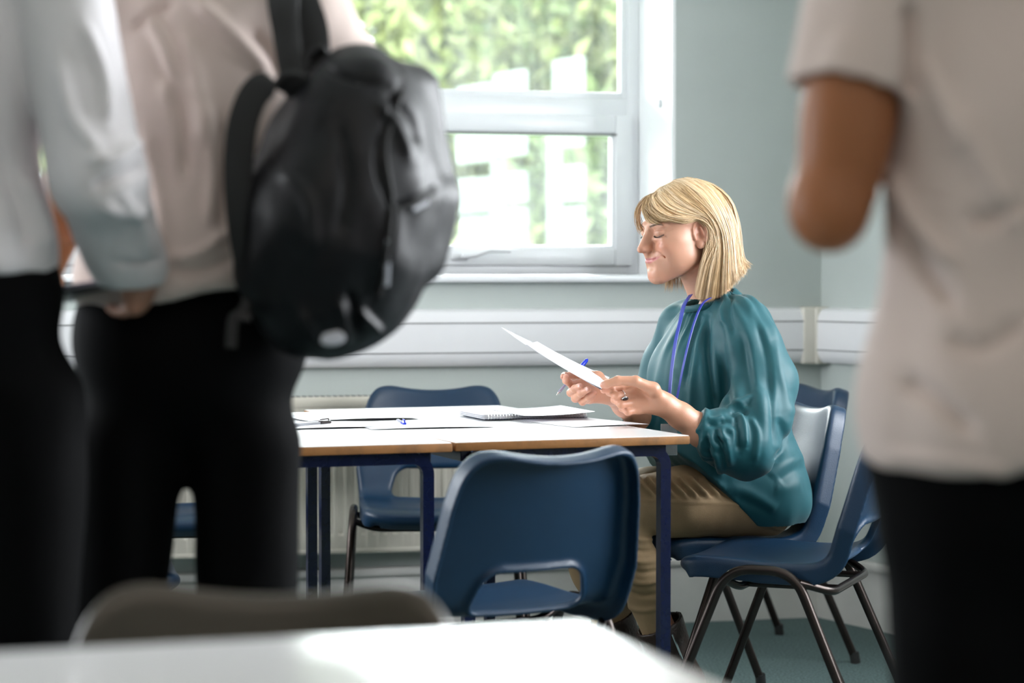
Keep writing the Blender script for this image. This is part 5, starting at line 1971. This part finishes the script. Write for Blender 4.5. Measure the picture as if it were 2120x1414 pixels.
def standing(J, long_sleeves, shirt_mat, skin, label, creases, hem, seed, rT=(0.165, 0.115), skin_mat=None):
    """J: joints in world space; the figure looks away from the viewer unless J['face'] says otherwise"""
    g = lambda k: np.array(J[k], float)
    fy = np.array(J.get('face', (0, 1, 0)), float); fy /= np.linalg.norm(fy)
    sx = np.array([fy[1], -fy[0], 0.0])              # towards the figure's right
    R = np.stack([sx, fy, [0, 0, 1.0]], 1)
    base = (g('ankL') + g('ankR')) / 2; base[2] = 0
    chest, pel, neck, head = g('chest'), g('pelvis'), g('neck'), g('head')
    allp = [g(k) for k in ('shL', 'shR', 'elL', 'elR', 'wrL', 'wrR', 'ankL', 'ankR', 'pelvis', 'chest', 'head')]
    lo, hi = np.min(allp, 0) - 0.26, np.max(allp, 0) + 0.26
    lo[2] = 0.0
    parts, cols = [], []
    # skin: head, neck, arms and hands, trunk and legs inside the clothes
    F = Field(lo, [hi[0], hi[1], head[2] + 0.16], 0.008)
    F.add(P_ell(head + fy * -0.012 + [0, 0, 0.035], (0.075, 0.092, 0.085), R))
    F.add(P_ell(head + fy * 0.035 - [0, 0, 0.03], (0.058, 0.060, 0.080), R), 0.03)
    F.add(P_cap(head + fy * 0.09, head + fy * 0.112 - [0, 0, 0.03], 0.008, 0.011), 0.01)
    F.add(P_ell(head + fy * 0.075 - [0, 0, 0.095], (0.022, 0.018, 0.018), R), 0.02)
    for s in (-1, 1):
        F.add(P_ell(head + sx * s * 0.075 - [0, 0, 0.005], (0.008, 0.018, 0.030), R), 0.006)
        F.cut(P_ell(head + sx * s * 0.032 + fy * 0.105 + [0, 0, 0.01], (0.017, 0.012, 0.010), R), 0.012)
    F.add(P_cap(head - [0, 0, 0.05], neck, 0.055, 0.060), 0.03)
    F.add(P_ell(chest, (rT[0] - 0.03, rT[1] - 0.025, 0.22), R), 0.05)
    F.add(P_cap(chest - [0, 0, 0.1], pel + [0, 0, 0.0], 0.095, 0.09), 0.05)
    for s in 'LR':
        F.add(P_cap(g('sh' + s), g('el' + s), 0.047, 0.036), 0.04)
        F.add(P_ell(g('sh' + s) * 0.35 + g('el' + s) * 0.65 - fy * 0.004, (0.045, 0.046, 0.085), R), 0.03)
        F.add(P_ell(g('el' + s) - fy * 0.012 - [0, 0, 0.022], (0.022, 0.022, 0.020)), 0.03)
        F.add(P_cap(g('el' + s), g('el' + s) * 0.65 + g('wr' + s) * 0.35, 0.040, 0.041), 0.02)
        F.add(P_cap(g('el' + s) * 0.65 + g('wr' + s) * 0.35, g('wr' + s), 0.041, 0.026), 0.02)
        F.add(P_cap(g('hip' + s), g('knee' + s), 0.070, 0.050), 0.04)
        F.add(P_cap(g('knee' + s), g('ank' + s), 0.050, 0.036), 0.02)
    v, q = F.mesh(smooth=2)
    parts.append((v, q))
    for s in 'LR':
        if 'hand' + s not in J: J['hand' + s] = relaxed_hand(g('wr' + s), g('el' + s), 1 if s == 'R' else -1, fy, sx)
        H = J['hand' + s]
        pts = [p for f in H['fingers'] for p in f[0]] + list(H['thumb'][0]) + [H['wrist']]
        l2, h2 = field_around(pts, 0.04, 0)
        Fh = hand_field(l2, h2, 0.0025, H, [(g('el' + s) * 0.25 + H['wrist'] * 0.75, 0.030), (H['wrist'], 0.026)])
        parts.append(Fh.mesh(smooth=2))
    V, Q = join_np(parts)
    me = mesh_np('person', V, Q)
    color_attr(me, 'skin', np.tile(np.array(skin), (len(V), 1)))
    root = link('person', me, M_SKIND, label=label, cat='person')
    # hair
    F = Field(head - 0.16, head + 0.18, 0.006)
    F.add(P_ell(head - fy * 0.018 + [0, 0, 0.045], (0.084, 0.100, 0.092), R))
    F.cut(P_ell(head + fy * 0.085 - [0, 0, 0.02], (0.070, 0.065, 0.105), R), 0.01)
    F.cut(P_box(head - [0, 0, 0.10], (0.12, 0.12, 0.045), R), 0.01)
    v, q = F.mesh(smooth=1)
    v = fold_noise(v, normals(v, q), 0.003, (90, 90, 30))
    link('hair', mesh_np('hair', v, q), M_HAIRD, root, label='short dark hair')
    # shirt
    F = Field([lo[0], lo[1], hem - 0.12], [hi[0], hi[1], neck[2] + 0.06], 0.006)
    F.add(P_ell(chest, (rT[0] + 0.004, rT[1] + 0.006, 0.25), R))
    F.add(P_cap(chest - [0, 0, 0.08], pel + [0, 0, 0.12], rT[0] - J.get('slim', 0.03), rT[0] - J.get('slim', 0.03) + 0.008, (fy, 0.80)), 0.06)
    mid = (g('hipL') + g('hipR')) / 2 - sx * 0; mid[2] = hem
    F.add(P_ell([pel[0], pel[1], hem + 0.03], (rT[0] + 0.012, rT[1] + 0.030, 0.16), R), 0.06)
    F.add(P_cap(g('shL'), g('shR'), 0.062, 0.062), 0.05)
    F.add(P_cap(neck, chest + [0, 0, 0.12], 0.066, 0.10), 0.04)
    for s in 'LR':
        sh, el, wr = g('sh' + s), g('el' + s), g('wr' + s)
        rs = J.get('slv' + s, (0.072, 0.068, 0.058, 0.040))
        F0 = F
        F = Field.__new__(Field)
        F.lo, F.h, F.n, F.ax = F0.lo, F0.h, F0.n, F0.ax
        F.f = np.full(F0.f.shape, 0.5, np.float32)
        if long_sleeves:
            F.add(P_cap(sh, el, rs[0], rs[1]), 0.035)
            F.add(P_cap(el, wr + (el - wr) * 0.16, rs[1], rs[3] + 0.012), 0.02)
            cf = wr + (el - wr) * 0.16
            F.add(P_cap(cf, wr + (el - wr) * 0.0, rs[3], rs[3]), 0.006)
            ax = (wr - el) / np.linalg.norm(wr - el)
            F.cut(P_box(wr + ax * 0.055, (0.08, 0.08, 0.052), np.array(Vector(ax).to_track_quat('Z', 'Y').to_matrix())))
        else:
            end = sh + (el - sh) * J.get('short', 0.62)
            F.add(P_cap(sh, end, rs[0], rs[1]), 0.03)
            ax = (el - sh) / np.linalg.norm(el - sh)
            F.cut(P_box(end + ax * 0.07, (0.13, 0.13, 0.07), np.array(Vector(ax).to_track_quat('Z', 'Y').to_matrix())))
            F.cut(P_cap(end + ax * 0.02, end - ax * 0.03, rs[1] - 0.006, rs[1] - 0.012))
        F0.merge(F.f, J.get('armk', 0.03))
        F = F0
    X, Y, Z = F.grid()
    hz = hem + 0.012 * np.sin((X - lo[0]) * 22 + seed) * np.ones_like(F.f) + J.get('hem_slope', 0) * (X - pel[0])
    F.f = np.maximum(F.f, (hz - Z).astype(np.float32))
    F.cut(P_ell(neck + [0, 0, 0.05], (0.058, 0.060, 0.06), R), 0.004)
    v, q = F.mesh(smooth=2)
    n = normals(v, q)
    v = fold_noise(v, n, 0.009, (11, 11, 4.5), seed)
    v = crease(v, n, creases)
    sh_ = link('shirt', mesh_np('shirt', v, q), shirt_mat, root)
    # collar
    cm = MB()
    pts = [Vector(neck + sx * 0.064 * math.cos(a) + fy * 0.066 * math.sin(a) + np.array([0, 0, 0.012 * math.cos(a * 2)])) for a in [2 * math.pi * k / 32 for k in range(33)]]
    cm.tube(pts, 0.010, n=8, caps=False, flat=2.2)
    cm.build('collar', shirt_mat, sh_, smooth=True)
    # trousers
    F = Field([lo[0], lo[1], 0.03], [hi[0], hi[1], hem + 0.055], 0.007)
    rh = J.get('rhip', 0.092)
    F.add(P_ell(pel + [0, 0, 0.01], (J.get('hipw', 0.162), 0.120, 0.13), R))
    F.add(P_cap(pel + sx * 0.06 + [0, 0, 0.06], pel - sx * 0.06 + [0, 0, 0.06], 0.105), 0.04)
    for s in 'LR':
        h, k, a = g('hip' + s), g('knee' + s), g('ank' + s)
        F.add(P_cap(h, k, rh, 0.070), 0.045)
        F.add(P_cap(k, a + (k - a) * 0.02, 0.070, 0.056), 0.02)
    v, q = F.mesh(smooth=2)
    n = normals(v, q)
    v = fold_noise(v, n, 0.006, (9, 9, 6), seed + 3)
    link('trousers', mesh_np('trousers', v, q), M_TROUS, root)
    for s in 'LR':
        a = g('ank' + s).copy(); a[2] = 0
        F = Field(a - [0.16, 0.2, 0.02], a + [0.16, 0.3, 0.14], 0.005)
        F.add(P_cap(a - fy * 0.05 + [0, 0, 0.045], a + fy * 0.12 + [0, 0, 0.038], 0.040, 0.042))
        F.add(P_cap(a + fy * 0.10 + [0, 0, 0.036], a + fy * 0.19 + [0, 0, 0.030], 0.042, 0.030), 0.02)
        F.add(P_cap(a + [0, 0, 0.05], a + [0, 0, 0.10], 0.042, 0.040), 0.02)
        X, Y, Z = F.grid()
        F.f = np.maximum(F.f, (0.001 - Z).astype(np.float32) * np.ones_like(F.f))
        v, q = F.mesh(smooth=1)
        link('shoe', mesh_np('shoe', v, q), M_SHOE, root)
    return root


def up(p, z):
    p = np.array(p, float); p[2] = z
    return p


# A: at the far left, long white sleeves, book under the arm
A_Y = 3.0
JA = dict(face=(0.10, 1, 0), chest=Wn(-140, 160, A_Y), pelvis=Wn(-118, 700, A_Y), neck=Wn(-130, -130, A_Y + 0.02), head=Wn(-125, -330, A_Y + 0.06),
          shR=Wn(108, -70, A_Y + 0.0), elR=Wn(203, 370, A_Y - 0.06), wrR=Wn(284, 578, A_Y + 0.10),
          shL=Wn(-370, -70, A_Y), elL=Wn(-440, 380, A_Y - 0.04), wrL=Wn(-420, 690, A_Y + 0.08),
          hipR=Wn(58, 830, A_Y), kneeR=up(Wn(55, 1400, A_Y + 0.02), 0.50), ankR=up(Wn(35, 1400, A_Y), 0.09),
          hipL=Wn(-205, 830, A_Y), kneeL=up(Wn(-215, 1400, A_Y), 0.50), ankL=up(Wn(-220, 1400, A_Y), 0.09),
          slvR=(0.072, 0.064, 0.055, 0.042), slvL=(0.072, 0.064, 0.055, 0.042), hipw=0.150, rhip=0.080, armk=0.010)
JA['handR'] = dict(wrist=Wn(284, 588, A_Y + 0.10), fingers=[
    ([Wn(292, 615, A_Y + 0.15), Wn(262, 622, A_Y + 0.20), Wn(238, 618, A_Y + 0.215), Wn(222, 612, A_Y + 0.22)], [0.0115, 0.0098, 0.0088, 0.0078]),
    ([Wn(290, 625, A_Y + 0.13), Wn(262, 632, A_Y + 0.17), Wn(238, 628, A_Y + 0.185), Wn(222, 620, A_Y + 0.19)], [0.0118, 0.0100, 0.0090, 0.0080]),
    ([Wn(284, 632, A_Y + 0.11), Wn(262, 640, A_Y + 0.14), Wn(240, 636, A_Y + 0.155), Wn(226, 628, A_Y + 0.16)], [0.0112, 0.0096, 0.0088, 0.0078]),
    ([Wn(276, 635, A_Y + 0.09), Wn(256, 644, A_Y + 0.11), Wn(240, 642, A_Y + 0.12), Wn(228, 636, A_Y + 0.125)], [0.0100, 0.0086, 0.0078, 0.0070])],
    thumb=([Wn(300, 600, A_Y + 0.13), Wn(312, 592, A_Y + 0.17), Wn(300, 575, A_Y + 0.20), Wn(286, 568, A_Y + 0.215), Wn(280, 566, A_Y + 0.22)], [0.016, 0.0130, 0.0115, 0.0100, 0.0090]))
CR_A = [(((170, 40), (215, 160), (225, 260)), 12, 0.012), (((230, 20), (262, 140), (275, 240)), 10, -0.010),
        (((120, 120), (150, 240), (210, 320)), 14, 0.010), (((180, 330), (235, 330), (300, 290)), 12, 0.012),
        (((190, 390), (240, 370), (310, 340)), 10, -0.012), (((200, 420), (260, 440), (320, 420)), 12, 0.010),
        (((250, 400), (290, 460), (310, 540)), 10, 0.008), (((40, 360), (80, 440), (100, 520)), 12, 0.012),
        (((-20, 300), (40, 420), (60, 520)), 14, -0.012), (((230, 545), (290, 548), (335, 538)), 5, -0.010)]
standing(JA, True, M_SHIRT, SKA, 'student at the far left in a white long-sleeved shirt, holding a folder at the hip', CR_A, 1.115, 1.0, rT=(0.142, 0.11))

# B: with the backpack
B_Y = 3.26
JB = dict(face=(-0.08, 1, 0), chest=Wn(430, 190, B_Y), pelvis=Wn(395, 745, B_Y), neck=Wn(450, -80, B_Y + 0.02), head=Wn(455, -260, B_Y + 0.05),
          shL=Wn(228, 10, B_Y), elL=Wn(150, 375, B_Y - 0.02), wrL=Wn(96, 560, B_Y + 0.14),
          shR=Wn(628, 40, B_Y), elR=Wn(872, 352, B_Y + 0.12), wrR=Wn(780, 420, B_Y + 0.34),
          hipL=Wn(268, 925, B_Y), kneeL=up(Wn(222, 1400, B_Y), 0.50), ankL=up(Wn(205, 1400, B_Y), 0.09),
          hipR=Wn(512, 925, B_Y), kneeR=up(Wn(512, 1400, B_Y + 0.02), 0.50), ankR=up(Wn(508, 1400, B_Y), 0.09),
          slvL=(0.068, 0.062, 0, 0), slvR=(0.060, 0.058, 0, 0), short=0.55, hipw=0.166, rhip=0.082, hem_slope=0.05)
JB['handL'] = dict(wrist=Wn(96, 560, B_Y + 0.14), fingers=[
    ([Wn(88, 590, B_Y + 0.20), Wn(92, 600, B_Y + 0.24), Wn(98, 598, B_Y + 0.26), Wn(104, 594, B_Y + 0.27)], [0.0115, 0.0098, 0.0088, 0.0078]),
    ([Wn(78, 592, B_Y + 0.19), Wn(82, 604, B_Y + 0.23), Wn(88, 603, B_Y + 0.25), Wn(94, 600, B_Y + 0.26)], [0.0118, 0.0100, 0.0090, 0.0080]),
    ([Wn(68, 593, B_Y + 0.18), Wn(70, 606, B_Y + 0.22), Wn(76, 606, B_Y + 0.24), Wn(82, 603, B_Y + 0.25)], [0.0112, 0.0096, 0.0088, 0.0078]),
    ([Wn(58, 592, B_Y + 0.17), Wn(60, 604, B_Y + 0.20), Wn(64, 606, B_Y + 0.22), Wn(70, 604, B_Y + 0.23)], [0.0100, 0.0086, 0.0078, 0.0070])],
    thumb=([Wn(102, 575, B_Y + 0.17), Wn(112, 580, B_Y + 0.20), Wn(118, 585, B_Y + 0.23), Wn(116, 590, B_Y + 0.25), Wn(114, 592, B_Y + 0.26)], [0.016, 0.0130, 0.0115, 0.0100, 0.0090]))
CR_B = [(((400, 0), (470, 60), (560, 160)), 14, 0.016), (((300, 20), (345, 110), (350, 220)), 14, 0.012), (((380, 60), (410, 170), (420, 320)), 16, 0.012),
        (((330, 120), (375, 240), (385, 380)), 12, -0.012), (((430, 200), (440, 330), (430, 480)), 14, 0.012), (((460, 240), (470, 360), (460, 500)), 10, -0.012),
        (((300, 260), (330, 400), (340, 520)), 14, 0.010), (((350, 540), (420, 520), (480, 470)), 12, 0.012), (((340, 560), (420, 560), (490, 530)), 10, -0.010),
        (((270, 60), (300, 40), (360, 0)), 10, -0.012), (((520, 60), (560, 110), (590, 180)), 10, -0.010)]
standing(JB, False, M_SHIRTLIT, SKB, 'student seen from behind in pale shirt and black trousers, carrying the black backpack', CR_B, 1.088, 2.0, rT=(0.152, 0.115))

# D: at the right edge
D_Y = 2.26
JD = dict(face=(0.05, 1, 0), chest=Wn(2155, 130, D_Y + 0.02), pelvis=Wn(2118, 1010, D_Y + 0.02), neck=Wn(2180, -140, D_Y + 0.03), head=Wn(2185, -400, D_Y + 0.06),
          shL=Wn(1826, -90, D_Y), elL=Wn(1716, 428, D_Y - 0.03), wrL=Wn(1722, 375, D_Y + 0.21),
          shR=Wn(2520, -90, D_Y), elR=Wn(2600, 440, D_Y - 0.02), wrR=Wn(2520, 420, D_Y + 0.2),
          hipL=Wn(1988, 1130, D_Y + 0.02), kneeL=up(Wn(2010, 1400, D_Y + 0.02), 0.50), ankL=up(Wn(2015, 1400, D_Y), 0.09),
          hipR=Wn(2260, 1130, D_Y + 0.02), kneeR=up(Wn(2270, 1400, D_Y + 0.02), 0.50), ankR=up(Wn(2280, 1400, D_Y), 0.09),
          slvL=(0.072, 0.068, 0, 0), slvR=(0.072, 0.068, 0, 0), short=0.56, hipw=0.152, rhip=0.080, hem_slope=-0.03, slim=-0.004)
CR_D = [(((1885, 0), (1892, 90), (1888, 220)), 14, -0.022), (((1900, 120), (1960, 220), (2000, 330)), 18, 0.012), (((1840, 330), (1900, 460), (1990, 560)), 16, 0.014),
        (((1850, 420), (1900, 540), (1980, 640)), 16, -0.014), (((2000, 460), (2060, 450), (2120, 420)), 16, -0.012), (((1860, 780), (1940, 830), (2020, 900)), 18, -0.012),
        (((1980, 200), (2060, 380), (2120, 480)), 20, 0.010), (((1950, 700), (2040, 720), (2120, 660)), 18, -0.010), (((1830, 940), (1950, 955), (2120, 985)), 10, 0.006)]
standing(JD, False, M_SHIRTLIT, SKB, 'student at the right edge in a short-sleeved pale shirt with one elbow bent', CR_D, 0.925, 3.0, rT=(0.150, 0.115))


# ---- the folder and papers the left student holds
fo = empty('document_folder', tuple(Wn(225, 596, 3.20)), label='dark folder with papers on it, held by the student at the far left', cat='folder')
fm = MB(); fm.box((-0.095, -0.10, -0.006), (0.105, 0.14, 0.0), bev=0.002)
fm.build('folder_cover', mat('dark_folder_card', (0.015, 0.015, 0.02), 0.4), fo, smooth=True)
fm = MB(); fm.box((-0.10, -0.095, 0.0005), (0.105, 0.138, 0.004))
fm.build('paper', M_PAPER, fo)
fm = MB(); fm.box((-0.104, -0.103, 0.0045), (0.07, 0.12, 0.0065))
fm.build('exercise_book', mat('pinkish_paper', (0.72, 0.60, 0.56), 0.7), fo)
fm = MB(); fm.box((-0.104, -0.1045, 0.0040), (0.09, -0.1025, 0.0062))
fm.build('blue_edge', mat('blue_card', (0.05, 0.05, 0.22), 0.5), fo)
fo.rotation_euler = (math.radians(-3), math.radians(-7), math.radians(6))


# ---- backpack
def backpack():
    Yc = 3.10
    c = Wn(705, 410, Yc)
    root = empty('backpack', tuple(c), label='black nylon backpack slung on the shoulder of the student with dark trousers', cat='backpack')
    tilt = rotm(0, 7, -22)
    c0 = np.zeros(3)
    o = lambda px, py, Y: Wn(px, py, Y) - c
    F = Field((-0.22, -0.21, -0.27), (0.22, 0.21, 0.27), 0.0045)
    chain(F, [o(735, 188, Yc), o(722, 330, Yc), o(688, 500, Yc), o(645, 615, Yc)], [0.064, 0.105, 0.122, 0.082], 0.05, sq=((0, 1, 0), 1.15))
    F.add(P_ell(o(712, 430, Yc), (0.118, 0.130, 0.180), tilt), 0.05)
    F.add(P_ell(o(770, 230, Yc + 0.0), (0.074, 0.115, 0.070), rotm(0, 25, -20)), 0.04)
    F.add(P_box(o(802, 300, Yc + 0.01), (0.064, 0.105, 0.112), rotm(0, -10, -20), 0.035), 0.012)
    F.add(P_box(o(812, 460, Yc + 0.01), (0.066, 0.100, 0.082), rotm(0, 14, -20), 0.035), 0.008)
    F.add(P_ell(o(780, 550, Yc + 0.01), (0.062, 0.095, 0.080), rotm(0, 20, -20)), 0.03)
    F.add(P_ell(o(690, 622, Yc), (0.092, 0.110, 0.074), tilt), 0.04)
    F.add(P_cap(o(668, 240, Yc - 0.02), o(545, 560, Yc - 0.02), 0.022, 0.042), 0.04)
    v, q = F.mesh(smooth=2)
    n = normals(v, q)
    vw = v + c
    cr = [(((740, 640), (760, 660), (790, 690)), 9, 0.010), (((720, 600), (735, 640), (745, 700)), 7, -0.012), (((700, 620), (712, 660), (720, 712)), 8, 0.010),
          (((780, 210), (820, 260), (850, 330)), 10, 0.008), (((800, 190), (850, 240), (870, 300)), 8, -0.009), (((620, 640), (650, 690), (680, 720)), 8, 0.010),
          (((660, 130), (720, 160), (800, 175)), 7, -0.008), (((830, 170), (780, 330), (815, 450), (800, 560), (760, 640)), 5, -0.007),
          (((580, 350), (640, 420), (650, 540)), 14, 0.008), (((700, 250), (720, 380), (700, 500)), 14, -0.008), (((815, 430), (860, 415), (912, 385)), 5, -0.009)]
    vw = fold_noise(vw, n, 0.005, (16, 16, 12), 5)
    vw = crease(vw, n, cr)
    body = link('main_compartment', mesh_np('main_compartment', vw - c, q), M_NYLON, root)
    # surface finder: the front-most point of the bag seen at a pixel
    pp = project(vw)

    def on(px, py, lift=0.004):
        d = (pp[:, 0] - px) ** 2 + (pp[:, 1] - py) ** 2
        k = np.where(d < max(60.0, d.min() * 1.5))[0]
        j = k[np.argmin(vw[k, 1])]
        return Vector(vw[j] - c) + Vector(n[j]) * lift

    def line(name, pts, r, m, flat=1.0, nn=18, par=root):
        P = spline([np.array(on(*p)) for p in pts], nn)
        return MB().tube([Vector(p) for p in P], r, n=8, flat=flat).build(name, m, par, smooth=True)
    line('side_zip', [(835, 185), (800, 300), (812, 420), (806, 520), (780, 610)], 0.0035, M_STRAP)
    line('pocket_zip', [(822, 432), (860, 416), (893, 398)], 0.0035, M_STRAP)
    line('zip_pull', [(806, 500), (803, 545)], 0.0035, M_GREYPL, nn=4)
    line('zip_pull', [(802, 548), (792, 590)], 0.0055, M_GREYPL, nn=4)
    line('zip_pull', [(858, 432), (885, 416)], 0.004, M_GREYPL, nn=4)
    pz = on(690, 700, 0.003)
    MB().ball(pz, (0.020, 0.004, 0.012)).build('pale_patch', mat('pale_grey', (0.75, 0.76, 0.85), 0.3), root, smooth=True)  # small pale oval set low on the bag

    def webbing(name, pts, wds, side=(1, 0.1, 0.2), th=0.006, m=M_STRAP, nn=40):
        P = spline([np.array(p) for p in pts], nn)
        wd = np.interp(np.linspace(0, 1, nn), np.linspace(0, 1, len(wds)), wds)
        mb = MB(); rows = []
        sd0 = Vector(side)
        for i in range(nn):
            t = Vector(P[min(i + 1, nn - 1)] - P[max(i - 1, 0)]).normalized()
            sd = (sd0 - t * sd0.dot(t)).normalized(); nn_ = t.cross(sd)
            rows.append([mb.bm.verts.new(Vector(P[i]) + sd * a * wd[i] + nn_ * b * th) for a, b in ((-1, -0.6), (-0.8, -1), (0.8, -1), (1, -0.6), (1, 0.6), (0.8, 1), (-0.8, 1), (-1, 0.6))])
        for a, b in zip(rows, rows[1:]):
            for k in range(8): mb.bm.faces.new((a[k], a[(k + 1) % 8], b[(k + 1) % 8], b[k]))
        mb.bm.faces.new(rows[0]); mb.bm.faces.new(rows[-1])
        return mb.build(name, m, root, smooth=True)
    # strap carried over the shoulder
    webbing('shoulder_strap', [o(628, 215, Yc - 0.03), o(604, 150, Yc - 0.035), o(594, 80, Yc - 0.02), o(586, 10, Yc + 0.0), o(588, -40, Yc + 0.06), o(605, -75, Yc + 0.15), o(640, -40, Yc + 0.27)],
            [0.020, 0.018, 0.020, 0.024, 0.026, 0.026])
    webbing('shoulder_strap', [o(660, 200, Yc + 0.02), o(654, 120, Yc + 0.03), o(645, 60, Yc + 0.04), o(622, 0, Yc + 0.06), o(612, -50, Yc + 0.10)], [0.018, 0.022, 0.026, 0.028])
    # the free strap hanging in a loop
    webbing('hanging_strap', [o(640, 190, Yc - 0.05), o(590, 168, Yc - 0.07), o(535, 185, Yc - 0.08), o(504, 250, Yc - 0.085), o(494, 340, Yc - 0.085), o(497, 440, Yc - 0.08), o(510, 540, Yc - 0.06), o(528, 620, Yc - 0.03)],
            [0.018, 0.020, 0.021, 0.021, 0.021, 0.020, 0.018, 0.014])
    webbing('webbing_tail', [o(520, 600, Yc - 0.05), o(505, 640, Yc - 0.06), o(484, 660, Yc - 0.07), o(478, 720, Yc - 0.08)], [0.008, 0.008], th=0.0015)
    MB().tube([o(505, 655, Yc - 0.07) + Vector((0, 0, 0)) if False else Vector(o(498, 655, Yc - 0.07)), Vector(o(520, 658, Yc - 0.07))], 0.007, n=8).build('strap_buckle', M_BLKPL, root, smooth=True)
    webbing('grab_handle', [o(640, 160, Yc), o(640, 118, Yc + 0.01), o(668, 100, Yc + 0.02), o(690, 130, Yc + 0.02)], [0.010, 0.010], side=(0.2, 1, 0), th=0.003)


backpack()
